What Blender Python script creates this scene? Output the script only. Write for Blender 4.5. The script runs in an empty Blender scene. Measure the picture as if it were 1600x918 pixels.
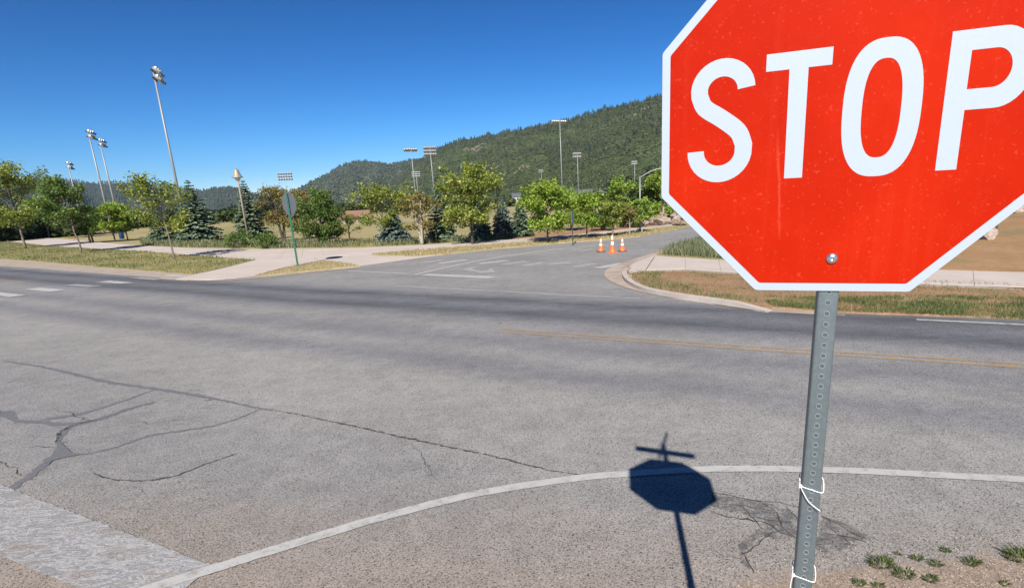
import bpy, bmesh, math, random
import numpy as np
from mathutils import Matrix, Vector, noise
from mathutils.geometry import tessellate_polygon

# ------------------------------------------------------------------ camera, sky, sun, exposure
scene = bpy.context.scene
COL = scene.collection
EYE = 2.613                                   # camera height above the road, metres
FPX, CX, CY = 868.67, 847.45, 539.31          # lens (in photo pixels) and optical axis
PITCH, ROLL = 0.2610, -0.0481

def cam_axes():
    fwd = np.array([0, math.cos(PITCH), -math.sin(PITCH)])
    up0 = np.array([0, math.sin(PITCH), math.cos(PITCH)])
    ri0 = np.array([1.0, 0, 0])
    ri = math.cos(ROLL) * ri0 + math.sin(ROLL) * up0
    up = -math.sin(ROLL) * ri0 + math.cos(ROLL) * up0
    return ri, up, fwd
RI, UP, FW = cam_axes()
cam = bpy.data.cameras.new('camera')
cam_o = bpy.data.objects.new('camera', cam)
COL.objects.link(cam_o)
cam_o.matrix_world = Matrix(((RI[0], UP[0], -FW[0], 0), (RI[1], UP[1], -FW[1], 0), (RI[2], UP[2], -FW[2], EYE), (0, 0, 0, 1)))
cam.sensor_fit = 'HORIZONTAL'
cam.sensor_width = 36
cam.lens = FPX / 1600 * 36
cam.shift_x = (800 - CX) / 1600
cam.shift_y = (CY - 459) / 1600
cam.clip_start = 0.05
cam.clip_end = 30000
scene.camera = cam_o

SUN_DX, SUN_DY = 0.164, 1.2155                # metres a shadow runs per metre of height
SUN_EL = math.atan2(1, math.hypot(SUN_DX, SUN_DY))
sun = bpy.data.lights.new('sun', 'SUN')
sun.energy = 5.0
sun.angle = math.radians(0.53)
sun.color = (1.0, 0.955, 0.88)
sun_o = bpy.data.objects.new('sun', sun)
COL.objects.link(sun_o)
sun_o.location = (-3, -20, 30)
sun_o.rotation_euler = Vector((SUN_DX, SUN_DY, -1)).to_track_quat('-Z', 'Y').to_euler()

world = bpy.data.worlds.new('World')
scene.world = world
world.use_nodes = True
wn = world.node_tree.nodes
wl = world.node_tree.links
sky = wn.new('ShaderNodeTexSky')
sky.sky_type = 'NISHITA'
sky.sun_disc = False
sky.sun_elevation = SUN_EL
sky.sun_rotation = math.atan2(-SUN_DX, -SUN_DY)
sky.altitude = 2100
sky.air_density = 1.0
sky.dust_density = 0.0
sky.ozone_density = 6.0
# the clear, deep blue of thin mountain air: one grade for the whole dome
sep = wn.new('ShaderNodeSeparateColor'); comb = wn.new('ShaderNodeCombineColor')
wl.new(sky.outputs[0], sep.inputs[0])
for i, (gam, k) in enumerate(((2.5, 0.050), (1.65, 0.192), (1.5, 0.262))):
    pw = wn.new('ShaderNodeMath'); pw.operation = 'POWER'; pw.inputs[1].default_value = gam
    ml = wn.new('ShaderNodeMath'); ml.operation = 'MULTIPLY'; ml.inputs[1].default_value = k
    wl.new(sep.outputs[i], pw.inputs[0]); wl.new(pw.outputs[0], ml.inputs[0]); wl.new(ml.outputs[0], comb.inputs[i])
wl.new(comb.outputs[0], wn['Background'].inputs[0])
wn['Background'].inputs[1].default_value = 0.10

scene.view_settings.view_transform = 'Standard'
scene.view_settings.look = 'None'
scene.view_settings.gamma = 1
scene.view_settings.exposure = 0.77

# ------------------------------------------------------------------ helpers
def ray(px, py):
    return FW + RI * (px - CX) / FPX - UP * (py - CY) / FPX

def G(px, py, z=0.0):
    """survey a point of the photograph onto the level ground at height z"""
    d = ray(px, py)
    t = (z - EYE) / d[2]
    return (d[0] * t, d[1] * t)

def GL(pts, z=0.0):
    return [G(a, b, z) for a, b in pts]

def at_range(px, py_h, dist):
    """ground position in the direction of photo column px (at height py_h) at a range in metres"""
    d = ray(px, py_h)
    n = math.hypot(d[0], d[1])
    return (d[0] / n * dist, d[1] / n * dist)

def elev(px, py):
    d = ray(px, py)
    return d[2] / math.hypot(d[0], d[1]), math.atan2(d[0], d[1])

def tag(o, label=None, cat=None, group=None, kind=None):
    if label: o['label'] = label
    if cat: o['category'] = cat
    if group: o['group'] = group
    if kind: o['kind'] = kind
    return o

def empty(name, loc, rz=0.0):
    o = bpy.data.objects.new(name, None)
    COL.objects.link(o)
    o.location = loc
    o.rotation_euler = (0, 0, rz)
    o.empty_display_size = 0.3
    return o

def link_mesh(name, me, mat=None, parent=None, smooth=False):
    o = bpy.data.objects.new(name, me)
    COL.objects.link(o)
    if mat is not None and not me.materials:
        me.materials.append(mat)
    if parent is not None:
        o.parent = parent
    if smooth:
        me.polygons.foreach_set('use_smooth', [True] * len(me.polygons))
    return o

class MB:
    """collects vertices and faces, then links them as one mesh object"""
    def __init__(self):
        self.v, self.f, self.var = [], [], []
    def add(self, verts, faces, var=0.5):
        b = len(self.v)
        self.v.extend(tuple(map(float, p)) for p in verts)
        for q in faces:
            self.f.append(tuple(i + b for i in q))
            self.var.append(var)
    def box(self, c, s, M=None):
        x, y, z = s[0] / 2, s[1] / 2, s[2] / 2
        vs = [Vector((i * x, j * y, k * z)) for i in (-1, 1) for j in (-1, 1) for k in (-1, 1)]
        if M is not None: vs = [M @ p for p in vs]
        vs = [p + Vector(c) for p in vs]
        self.add(vs, [(0, 1, 3, 2), (4, 6, 7, 5), (0, 4, 5, 1), (2, 3, 7, 6), (0, 2, 6, 4), (1, 5, 7, 3)])
    def tube(self, pts, radii, n=8, caps=True, var=0.5):
        pts = [Vector(p) for p in pts]
        if not hasattr(radii, '__len__'): radii = [radii] * len(pts)
        rings = []
        for i, p in enumerate(pts):
            t = (pts[min(i + 1, len(pts) - 1)] - pts[max(i - 1, 0)]).normalized()
            a = t.cross(Vector((0.31, 0.95, 0.07)))
            if a.length < 1e-3: a = t.cross(Vector((1, 0, 0)))
            a.normalize(); b = t.cross(a)
            rings.append([p + (a * math.cos(k * 2 * math.pi / n) + b * math.sin(k * 2 * math.pi / n)) * radii[i] for k in range(n)])
        vs = [q for r in rings for q in r]
        fs = []
        for i in range(len(rings) - 1):
            for k in range(n):
                fs.append((i * n + k, i * n + (k + 1) % n, (i + 1) * n + (k + 1) % n, (i + 1) * n + k))
        if caps:
            fs.append(tuple(range(n - 1, -1, -1)))
            fs.append(tuple((len(rings) - 1) * n + k for k in range(n)))
        self.add(vs, fs, var)
    def lathe(self, prof, n=20, c=(0, 0, 0)):
        vs, fs = [], []
        for r, z in prof:
            for k in range(n):
                a = k * 2 * math.pi / n
                vs.append((c[0] + r * math.cos(a), c[1] + r * math.sin(a), c[2] + z))
        for i in range(len(prof) - 1):
            for k in range(n):
                fs.append((i * n + k, i * n + (k + 1) % n, (i + 1) * n + (k + 1) % n, (i + 1) * n + k))
        fs.append(tuple(range(n - 1, -1, -1)))
        fs.append(tuple((len(prof) - 1) * n + k for k in range(n)))
        self.add(vs, fs)
    def prism(self, poly, z0, z1):
        """closed prism over a 2-D polygon (counter-clockwise or not)"""
        n = len(poly)
        tris = tessellate_polygon([[Vector((p[0], p[1], 0)) for p in poly]])
        vs = [(p[0], p[1], z1) for p in poly] + [(p[0], p[1], z0) for p in poly]
        fs = []
        for t in tris:
            a, b, c = (poly[i] for i in t)
            cr = (b[0] - a[0]) * (c[1] - a[1]) - (b[1] - a[1]) * (c[0] - a[0])
            t = tuple(t) if cr > 0 else tuple(reversed(t))
            fs.append(t)
            fs.append(tuple(i + n for i in reversed(t)))
        area = sum(poly[i][0] * poly[(i + 1) % n][1] - poly[(i + 1) % n][0] * poly[i][1] for i in range(n))
        for i in range(n):
            j = (i + 1) % n
            fs.append((i, i + n, j + n, j) if area > 0 else (j, j + n, i + n, i))
        self.add(vs, fs)
    def sheet(self, poly, z):
        tris = tessellate_polygon([[Vector((p[0], p[1], 0)) for p in poly]])
        fs = []
        for t in tris:
            a, b, c = (poly[i] for i in t)
            cr = (b[0] - a[0]) * (c[1] - a[1]) - (b[1] - a[1]) * (c[0] - a[0])
            fs.append(tuple(t) if cr > 0 else tuple(reversed(t)))
        self.add([(p[0], p[1], z) for p in poly], fs)
    def strip(self, pts, width, z, jit=0.0, rnd=None):
        ws = width if hasattr(width, '__len__') else [width] * len(pts)
        L, R = [], []
        for i, p in enumerate(pts):
            a = Vector(pts[max(i - 1, 0)]); b = Vector(pts[min(i + 1, len(pts) - 1)])
            t = (b - a).normalized(); nn = Vector((-t.y, t.x))
            w = ws[i] / 2
            j1 = 1 + (rnd.uniform(-jit, jit) if rnd else 0); j2 = 1 + (rnd.uniform(-jit, jit) if rnd else 0)
            L.append((p[0] + nn.x * w * j1, p[1] + nn.y * w * j1, z))
            R.append((p[0] - nn.x * w * j2, p[1] - nn.y * w * j2, z))
        n = len(pts)
        self.add(R + L, [(i, i + 1, n + i + 1, n + i) for i in range(n - 1)])
    def mesh(self, name):
        me = bpy.data.meshes.new(name)
        me.from_pydata(self.v, [], self.f)
        at = me.attributes.new('var', 'FLOAT', 'FACE')
        at.data.foreach_set('value', self.var)
        me.update()
        return me
    def build(self, name, mat, parent=None, smooth=False):
        return link_mesh(name, self.mesh(name), mat, parent, smooth)

def np_mesh(name, V, F, var=None):
    """fast mesh of equal-sized faces from numpy arrays"""
    me = bpy.data.meshes.new(name)
    V = np.asarray(V, np.float32); F = np.asarray(F, np.int32)
    me.vertices.add(len(V)); me.vertices.foreach_set('co', V.ravel())
    k = F.shape[1]
    me.loops.add(F.size); me.loops.foreach_set('vertex_index', F.ravel())
    me.polygons.add(len(F))
    me.polygons.foreach_set('loop_start', np.arange(0, F.size, k, dtype=np.int32))
    me.update(calc_edges=True)
    if var is not None:
        at = me.attributes.new('var', 'FLOAT', 'FACE')
        at.data.foreach_set('value', np.asarray(var, np.float32))
    return me

def resample(pts, step):
    out = [tuple(pts[0])]
    for a, b in zip(pts[:-1], pts[1:]):
        d = math.hypot(b[0] - a[0], b[1] - a[1]); n = max(1, int(d / step))
        for i in range(1, n + 1):
            out.append((a[0] + (b[0] - a[0]) * i / n, a[1] + (b[1] - a[1]) * i / n))
    return out

def smooth_line(pts, n=6):
    """Catmull-Rom through the points"""
    P = [Vector(p) for p in pts]
    P = [2 * P[0] - P[1]] + P + [2 * P[-1] - P[-2]]
    out = []
    for i in range(1, len(P) - 2):
        for k in range(n):
            t = k / n
            q = 0.5 * ((2 * P[i]) + (P[i + 1] - P[i - 1]) * t + (2 * P[i - 1] - 5 * P[i] + 4 * P[i + 1] - P[i + 2]) * t * t + (3 * P[i] - P[i - 1] - 3 * P[i + 1] + P[i + 2]) * t ** 3)
            out.append(tuple(q))
    out.append(tuple(P[-2]))
    return out

def ragged(pts, step, amp, rnd):
    """resample a line and make it uneven, like a grass edge"""
    out = resample(pts, step)
    return [out[0]] + [(p[0] + rnd.uniform(-amp, amp), p[1] + rnd.uniform(-amp, amp)) for p in out[1:-1]] + [out[-1]]

# ------------------------------------------------------------------ materials
class Mat:
    def __init__(self, name, rough=0.8, spec=0.3):
        self.m = bpy.data.materials.new(name)
        self.m.use_nodes = True
        self.n = self.m.node_tree.nodes; self.l = self.m.node_tree.links
        self.p = self.n['Principled BSDF']
        self.p.inputs['Roughness'].default_value = rough
        self.p.inputs['Specular IOR Level'].default_value = spec
        self.tc = self.n.new('ShaderNodeTexCoord').outputs['Object']
    def set(self, sock, v):
        if isinstance(v, bpy.types.NodeSocket): self.l.new(v, sock)
        elif isinstance(v, (tuple, list)): sock.default_value = tuple(v) + ((1,) if len(v) == 3 and len(sock.default_value) == 4 else ())
        else: sock.default_value = v
    def noise(self, scale, detail=4, rough=0.6, vec=None, dist=0.0, col=False):
        t = self.n.new('ShaderNodeTexNoise')
        t.inputs['Scale'].default_value = scale; t.inputs['Detail'].default_value = detail
        t.inputs['Roughness'].default_value = rough; t.inputs['Distortion'].default_value = dist
        self.l.new(vec or self.tc, t.inputs['Vector'])
        return t.outputs['Color' if col else 'Fac']
    def voro(self, scale, out='Color', vec=None, feature='F1'):
        t = self.n.new('ShaderNodeTexVoronoi'); t.feature = feature
        t.inputs['Scale'].default_value = scale
        self.l.new(vec or self.tc, t.inputs['Vector'])
        return t.outputs[out]
    def scaled(self, s, rot=(0, 0, 0)):
        t = self.n.new('ShaderNodeMapping'); t.inputs['Scale'].default_value = s; t.inputs['Rotation'].default_value = rot
        self.l.new(self.tc, t.inputs['Vector'])
        return t.outputs[0]
    def ramp(self, fac, stops, interp='LINEAR'):
        t = self.n.new('ShaderNodeValToRGB'); r = t.color_ramp; r.interpolation = interp
        while len(r.elements) < len(stops): r.elements.new(0.5)
        for e, (pos, c) in zip(r.elements, stops):
            e.position = pos
            e.color = (c, c, c, 1) if not hasattr(c, '__len__') else tuple(c) + (1,)
        self.set(t.inputs[0], fac)
        return t.outputs[0]
    def mix(self, fac, a, b, mode='MIX'):
        t = self.n.new('ShaderNodeMix'); t.data_type = 'RGBA'; t.blend_type = mode
        self.set(t.inputs[0], fac); self.set(t.inputs[6], a); self.set(t.inputs[7], b)
        return t.outputs[2]
    def math(self, op, a, b=0.0, c=None):
        t = self.n.new('ShaderNodeMath'); t.operation = op
        self.set(t.inputs[0], a); self.set(t.inputs[1], b)
        if c is not None: self.set(t.inputs[2], c)
        return t.outputs[0]
    def maprange(self, v, a, b, c=0.0, d=1.0, smooth=False):
        t = self.n.new('ShaderNodeMapRange')
        if smooth: t.interpolation_type = 'SMOOTHSTEP'
        self.set(t.inputs[0], v)
        for i, q in enumerate((a, b, c, d)): t.inputs[i + 1].default_value = q
        return t.outputs[0]
    def dot(self, vec):
        t = self.n.new('ShaderNodeVectorMath'); t.operation = 'DOT_PRODUCT'
        self.l.new(self.tc, t.inputs[0]); t.inputs[1].default_value = vec
        return t.outputs['Value']
    def attr(self, name='var'):
        t = self.n.new('ShaderNodeAttribute'); t.attribute_name = name
        return t.outputs['Fac']
    def bump(self, h, strength=0.4, dist=0.01):
        t = self.n.new('ShaderNodeBump'); t.inputs['Strength'].default_value = strength; t.inputs['Distance'].default_value = dist
        self.set(t.inputs['Height'], h)
        self.l.new(t.outputs[0], self.p.inputs['Normal'])
    def color(self, c):
        self.set(self.p.inputs['Base Color'], c)
        return self
    def done(self):
        return self.m

def plain(name, c, rough=0.6, metal=0.0, var=0.12, scale=8.0, spec=0.4):
    m = Mat(name, rough, spec)
    m.p.inputs['Metallic'].default_value = metal
    n = m.noise(scale, 4)
    m.color(m.mix(n, tuple(x * (1 - var) for x in c), tuple(min(1, x * (1 + var)) for x in c)))
    return m.done()

MAIN_N = (0.457, 0.889, 0)                     # across the main road

def asphalt_graph(m):
    """worn asphalt colour and its relief; shared by the road and by worn paint on it"""
    base = m.ramp(m.noise(0.35, 5, 0.65), [(0.3, (0.240, 0.229, 0.217)), (0.7, (0.315, 0.299, 0.283))])
    along = m.math('MINIMUM', m.dot((0.889, -0.457, 0)), 0.0)
    w0 = m.math('SUBTRACT', m.dot(MAIN_N), m.math('MULTIPLY', m.math('MULTIPLY', along, along), 0.0013))   # the road bends away at the far end
    w = m.math('ADD', w0, m.math('MULTIPLY', m.math('SUBTRACT', m.noise(0.22, 4), 0.5), 0.7))
    u = m.maprange(w, 3, 15)
    band = m.ramp(u, [((q - 3) / 12, v) for q, v in ((3.2, 0.86), (4.2, 0.90), (5.0, 0.98), (6.4, 1.0), (7.2, 0.68), (7.9, 0.92), (8.6, 0.70), (9.6, 0.92), (10.2, 0.78), (10.9, 0.38), (11.7, 0.58), (12.4, 0.36), (13.2, 0.80), (14.2, 0.90))])
    streak = m.noise(1.0, 5, 0.7, vec=m.scaled((0.06, 1.4, 1), (0, 0, math.radians(27.2))))
    band = m.mix(m.maprange(streak, 0.48, 0.80), band, m.mix(0.40, band, (1, 1, 1)))
    c = m.mix(1.0, base, band, 'MULTIPLY')
    cool = m.maprange(band, 0.55, 0.95)
    c = m.mix(m.math('SUBTRACT', 1.0, cool), c, m.mix(1.0, c, (0.92, 0.97, 1.10), 'MULTIPLY'))
    # polished and oily patches, long along the road
    oil = m.noise(0.9, 6, 0.7, vec=m.scaled((0.28, 1.0, 1), (0, 0, math.radians(27.2))))
    c = m.mix(m.maprange(oil, 0.50, 0.70, 0, 0.30), c, m.mix(1.0, c, (0.62, 0.63, 0.66), 'MULTIPLY'))
    drip = m.maprange(m.noise(2.6, 2, 0.4), 0.74, 0.80, 0, 0.55)
    c = m.mix(drip, c, (0.075, 0.072, 0.072))
    # dust carried in from the unpaved shoulder
    dw = m.math('ADD', w0, m.math('MULTIPLY', m.dot((0.889, -0.457, 0)), -0.33))
    dw = m.math('ADD', dw, m.math('MULTIPLY', m.noise(1.3, 5, 0.65), 1.6))
    dust = m.maprange(dw, 5.9, 3.6, 0.0, 0.75, True)
    c = m.mix(dust, c, (0.280, 0.224, 0.180))
    # aggregate
    v = m.voro(125, 'Color')
    g = m.n.new('ShaderNodeSeparateColor'); m.l.new(v, g.inputs[0])
    agg = m.ramp(g.outputs[0], [(0.0, 0.14), (0.11, 0.50), (0.22, 0.95), (0.85, 1.06), (1.0, 1.32)])
    fine = m.ramp(m.noise(55, 3, 0.7), [(0.3, 0.74), (0.7, 1.24)])
    mott = m.ramp(m.noise(3.2, 5, 0.7), [(0.3, 0.86), (0.7, 1.12)])
    c = m.mix(1.0, c, agg, 'MULTIPLY')
    c = m.mix(1.0, c, fine, 'MULTIPLY')
    c = m.mix(1.0, c, mott, 'MULTIPLY')
    h = m.math('ADD', g.outputs[0], m.noise(60, 4))
    return c, h

def mat_asphalt():
    m = Mat('asphalt', 0.86, 0.25)
    c, h = asphalt_graph(m)
    m.color(c); m.bump(h, 0.55, 0.006)
    return m.done()

def mat_paint(name, col, wear, scale=9.0, crackle=False):
    m = Mat(name, 0.7, 0.3)
    c, h = asphalt_graph(m)
    n = m.noise(scale, 6, 0.72, dist=0.4)
    n2 = m.noise(70, 4, 0.7)
    k = m.math('ADD', m.math('MULTIPLY', n, 0.72), m.math('MULTIPLY', n2, 0.28))
    if crackle:
        vv = m.scaled((2.0, 6.5, 1), (0, 0, math.radians(-14)))
        fl = m.noise(2.2, 7, 0.75, vec=vv, dist=1.2)
        edge = m.maprange(m.math('ABSOLUTE', m.math('SUBTRACT', fl, 0.5)), 0.0, 0.035, 1, 0)
        pit = m.maprange(m.noise(1.1, 5, 0.7, vec=vv), 0.52, 0.62)
        grey = m.mix(m.noise(1.4, 5), (0.205, 0.20, 0.203), (0.275, 0.268, 0.265))
        grey = m.mix(1.0, grey, m.ramp(m.noise(60, 4, 0.7), [(0.3, 0.62), (0.7, 1.3)]), 'MULTIPLY')
        col_ = m.mix(m.math('MULTIPLY', edge, 0.95), grey, (0.47, 0.455, 0.435))
        col_ = m.mix(m.math('MULTIPLY', pit, 0.7), col_, c)
        m.color(col_); m.bump(m.math('ADD', fl, m.noise(60, 4)), 0.5, 0.01)
        return m.done()
    cov = m.maprange(k, wear - 0.07, wear + 0.07)
    pc = m.mix(m.noise(5, 4), tuple(x * 0.8 for x in col), col)
    m.color(m.mix(cov, m.mix(0.22, c, pc), pc)); m.bump(h, 0.35, 0.004)
    return m.done()

def mat_ground(name, stops, scale=0.6, fine=22.0, amt=0.35, patch=None, bump=0.5):
    m = Mat(name, 0.95, 0.1)
    c = m.ramp(m.noise(scale, 6, 0.7), stops)
    if patch:
        pc, ps, lo, hi = patch
        c = m.mix(m.maprange(m.noise(ps, 5, 0.68), lo, hi), c, pc)
    f = m.noise(fine, 5, 0.75)
    c = m.mix(1.0, c, m.ramp(f, [(0.25, 1 - amt), (0.75, 1 + amt)]), 'MULTIPLY')
    m.color(c); m.bump(f, bump, 0.03)
    return m.done()

def mat_leaf(name, a, b, c3=None, trans=0.35):
    """foliage: colour varies from leaf to leaf; light passes through thin leaves"""
    m = Mat(name, 0.55, 0.25)
    stops = [(0.0, a), (1.0, b)] if c3 is None else [(0.0, a), (0.62, b), (1.0, c3)]
    c = m.ramp(m.attr(), stops)
    c = m.mix(1.0, c, m.ramp(m.noise(1.7, 3), [(0.3, 0.82), (0.7, 1.18)]), 'MULTIPLY')
    m.color(c)
    tr = m.n.new('ShaderNodeBsdfTranslucent'); m.l.new(m.mix(1.0, c, (1.15, 1.2, 0.6), 'MULTIPLY'), tr.inputs[0])
    mx = m.n.new('ShaderNodeMixShader'); mx.inputs[0].default_value = trans
    m.l.new(m.p.outputs[0], mx.inputs[1]); m.l.new(tr.outputs[0], mx.inputs[2])
    m.l.new(mx.outputs[0], m.n['Material Output'].inputs[0])
    return m.done()

def mat_red():
    m = Mat('red_sheeting', 0.55, 0.05)
    base = m.mix(m.noise(6, 4), (0.395, 0.0125, 0.0010), (0.43, 0.0155, 0.0014))
    base = m.mix(m.maprange(m.noise(2.6, 4, 0.6), 0.35, 0.7), base, (0.335, 0.0085, 0.0010))
    fade = m.noise(1.0, 4, 0.6, vec=m.scaled((26, 1, 1.1)))
    base = m.mix(m.maprange(fade, 0.55, 0.82, 0, 0.28), base, (0.50, 0.040, 0.016))
    # small curved scuffs and chips
    sc = m.noise(46, 4, 0.6, dist=2.4)
    ring = m.maprange(m.math('ABSOLUTE', m.math('SUBTRACT', sc, 0.5)), 0.0, 0.006, 1, 0)
    ring = m.math('MULTIPLY', ring, m.maprange(m.noise(24, 3), 0.52, 0.60))
    chip = m.maprange(m.noise(120, 2, 0.5), 0.665, 0.70)
    # one long pale run-off streak and a shorter one
    sx = m.math('ADD', m.dot((1, 0, 0.075)), 0.119 - 0.075 * 2.60)
    st = m.maprange(m.math('ABSOLUTE', m.math('ADD', sx, m.math('MULTIPLY', m.math('SUBTRACT', m.noise(9, 3), 0.5), 0.012))), 0.0, 0.0042, 1, 0)
    zz = m.dot((0, 0, 1))
    st = m.math('MULTIPLY', st, m.math('MULTIPLY', m.maprange(zz, 2.49, 2.515), m.maprange(zz, 2.74, 2.68)))
    base = m.mix(m.math('MULTIPLY', st, m.maprange(m.noise(30, 4, 0.7), 0.35, 0.6, 0.10, 0.5)), base, (0.52, 0.08, 0.04))
    base = m.mix(m.math('MAXIMUM', m.math('MULTIPLY', ring, 0.30), m.math('MULTIPLY', chip, 0.16)), base, (0.56, 0.13, 0.08))
    m.color(base)
    m.p.inputs['Coat Weight'].default_value = 0.0; m.p.inputs['Coat Roughness'].default_value = 0.25
    m.bump(m.noise(240, 2), 0.08, 0.001)
    return m.done()

def mat_white_sheeting():
    m = Mat('white_sheeting', 0.42, 0.35)
    cell = m.voro(420, 'Color')
    g = m.n.new('ShaderNodeSeparateColor'); m.l.new(cell, g.inputs[0])
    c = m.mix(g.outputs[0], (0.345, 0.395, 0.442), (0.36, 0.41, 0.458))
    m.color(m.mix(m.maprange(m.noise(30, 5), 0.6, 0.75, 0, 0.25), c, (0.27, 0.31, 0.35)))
    return m.done()

def mat_galv():
    m = Mat('galvanised_steel', 0.48, 0.5)
    m.p.inputs['Metallic'].default_value = 0.55
    c = m.mix(m.noise(90, 5, 0.7), (0.100, 0.127, 0.135), (0.20, 0.235, 0.243))
    c = m.mix(m.maprange(m.noise(9, 4, 0.6, vec=m.scaled((6, 6, 1))), 0.5, 0.75, 0, 0.45), c, (0.21, 0.25, 0.26))
    m.color(c); m.bump(m.noise(160, 3), 0.08, 0.001)
    return m.done()

M = {}
M['asphalt'] = mat_asphalt()
M['white_paint'] = mat_paint('white_road_paint', (0.44, 0.43, 0.41), 0.44)
M['faded_paint'] = mat_paint('faded_road_paint', (0.40, 0.39, 0.38), 0.52)
M['stop_paint'] = mat_paint('stop_bar_paint', (0.47, 0.46, 0.45), 0.52, 6.0, True)
M['yellow_paint'] = mat_paint('yellow_road_paint', (0.36, 0.22, 0.085), 0.52)
m = Mat('crack_sealant', 0.6, 0.3)
m.color(m.mix(m.noise(28, 5, 0.7), (0.085, 0.085, 0.090), (0.185, 0.181, 0.183))); m.bump(m.noise(60, 4), 0.4, 0.004)
M['sealant'] = m.done()
m = Mat('cracked_asphalt', 0.8, 0.25)
c, h = asphalt_graph(m)
m.color(m.mix(m.maprange(m.noise(16, 6, 0.75), 0.50, 0.62), (0.045, 0.043, 0.044), c)); m.bump(h, 0.5, 0.006)
M['cracked'] = m.done()
M['concrete'] = mat_ground('concrete', [(0.3, (0.405, 0.345, 0.305)), (0.7, (0.475, 0.412, 0.368))], 0.5, 40, 0.10, ((0.36, 0.30, 0.26), 0.9, 0.58, 0.8), 0.12)
M['kerb'] = mat_ground('kerb_concrete', [(0.3, (0.34, 0.29, 0.25)), (0.7, (0.45, 0.40, 0.36))], 1.4, 30, 0.20, ((0.25, 0.18, 0.13), 1.1, 0.55, 0.75), 0.2)
M['gutter'] = mat_ground('gutter_pan', [(0.3, (0.30, 0.235, 0.19)), (0.7, (0.40, 0.33, 0.28))], 1.0, 30, 0.22, ((0.22, 0.16, 0.12), 0.7, 0.5, 0.75), 0.2)
M['field'] = mat_ground('dry_field_grass', [(0.28, (0.225, 0.190, 0.085)), (0.5, (0.315, 0.255, 0.130)), (0.72, (0.36, 0.295, 0.165))], 0.09, 3.5, 0.22, ((0.150, 0.165, 0.062), 0.035, 0.48, 0.68))
M['verge'] = mat_ground('verge_turf', [(0.3, (0.185, 0.165, 0.070)), (0.7, (0.33, 0.265, 0.130))], 0.5, 18, 0.35, ((0.135, 0.150, 0.050), 0.33, 0.48, 0.66))
M['straw'] = mat_ground('straw_verge', [(0.3, (0.30, 0.24, 0.125)), (0.7, (0.42, 0.335, 0.19))], 0.7, 14, 0.35, ((0.20, 0.18, 0.08), 0.4, 0.55, 0.75))
M['dirt'] = mat_ground('red_dirt', [(0.3, (0.240, 0.138, 0.080)), (0.7, (0.325, 0.20, 0.122))], 0.8, 14, 0.34, ((0.17, 0.155, 0.070), 0.55, 0.52, 0.72))
M['dirt_lot'] = mat_ground('bare_lot', [(0.3, (0.245, 0.145, 0.072)), (0.7, (0.325, 0.20, 0.105))], 0.35, 6, 0.25, ((0.17, 0.165, 0.085), 0.16, 0.52, 0.68))
M['shoulder'] = mat_ground('gravel_shoulder', [(0.3, (0.28, 0.225, 0.180)), (0.7, (0.38, 0.32, 0.265))], 1.2, 26, 0.30, None, 0.4)
M['soil'] = mat_ground('bare_soil', [(0.3, (0.24, 0.165, 0.115)), (0.7, (0.34, 0.25, 0.185))], 3.0, 60, 0.35)
M['red'] = mat_red()
M['white'] = mat_white_sheeting()
M['galv'] = mat_galv()
M['alu'] = plain('weathered_aluminium', (0.125, 0.135, 0.15), 0.5, 0.35, 0.10, 6)
M['steel'] = plain('bright_bolt_steel', (0.55, 0.57, 0.60), 0.25, 0.9, 0.08, 60)
M['green_post'] = plain('green_painted_post', (0.045, 0.16, 0.115), 0.55, 0.0, 0.25, 10)
M['green_blade'] = plain('green_sign_sheeting', (0.02, 0.16, 0.07), 0.4, 0.0, 0.06, 10)
M['dark_post'] = plain('dark_steel_post', (0.045, 0.05, 0.05), 0.6, 0.2, 0.2, 10)
M['blue_sign'] = plain('sign_back', (0.22, 0.28, 0.36), 0.5, 0.2, 0.12, 8)
M['tie'] = plain('white_nylon', (0.80, 0.79, 0.76), 0.45, 0.0, 0.04, 20)
M['pole'] = plain('galvanised_pole', (0.25, 0.26, 0.26), 0.5, 0.3, 0.10, 2)
M['lamp_white'] = plain('luminaire_shell', (0.32, 0.33, 0.33), 0.35, 0.3, 0.06, 3)
M['lamp_dark'] = plain('luminaire_bracket', (0.06, 0.065, 0.07), 0.6, 0.2, 0.1, 3)
M['tan_pole'] = plain('tan_lamp_post', (0.36, 0.30, 0.235), 0.6, 0.1, 0.12, 4)
M['tan_shade'] = plain('tan_lamp_shade', (0.28, 0.25, 0.205), 0.5, 0.2, 0.15, 6)
M['glass'] = plain('lamp_glass', (0.66, 0.66, 0.64), 0.2, 0.0, 0.05, 6, 0.5)
M['orange'] = plain('orange_cone_vinyl', (0.80, 0.150, 0.026), 0.5, 0.0, 0.10, 10)
M['cone_white'] = plain('reflective_collar', (0.66, 0.64, 0.62), 0.4, 0.0, 0.06, 20)
M['rubber'] = plain('dark_orange_rubber', (0.10, 0.032, 0.016), 0.8, 0.0, 0.2, 10)
M['bark'] = plain('grey_bark', (0.17, 0.13, 0.10), 0.9, 0.0, 0.4, 9)
M['bark_dark'] = plain('dark_bark', (0.075, 0.055, 0.042), 0.9, 0.0, 0.4, 9)
M['bark_pale'] = plain('pale_bark', (0.33, 0.29, 0.235), 0.9, 0.0, 0.35, 9)
M['leaf_green'] = mat_leaf('fresh_green_leaves', (0.105, 0.187, 0.034), (0.261, 0.365, 0.059), (0.416, 0.500, 0.093))
M['leaf_yellow'] = mat_leaf('yellow_green_leaves', (0.061, 0.094, 0.020), (0.226, 0.270, 0.050), (0.473, 0.462, 0.099))
M['leaf_olive'] = mat_leaf('olive_leaves', (0.138, 0.107, 0.036), (0.251, 0.203, 0.068), (0.332, 0.300, 0.097))
M['leaf_dark'] = mat_leaf('dark_green_leaves', (0.051, 0.093, 0.025), (0.127, 0.189, 0.047), (0.199, 0.270, 0.063))
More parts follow.
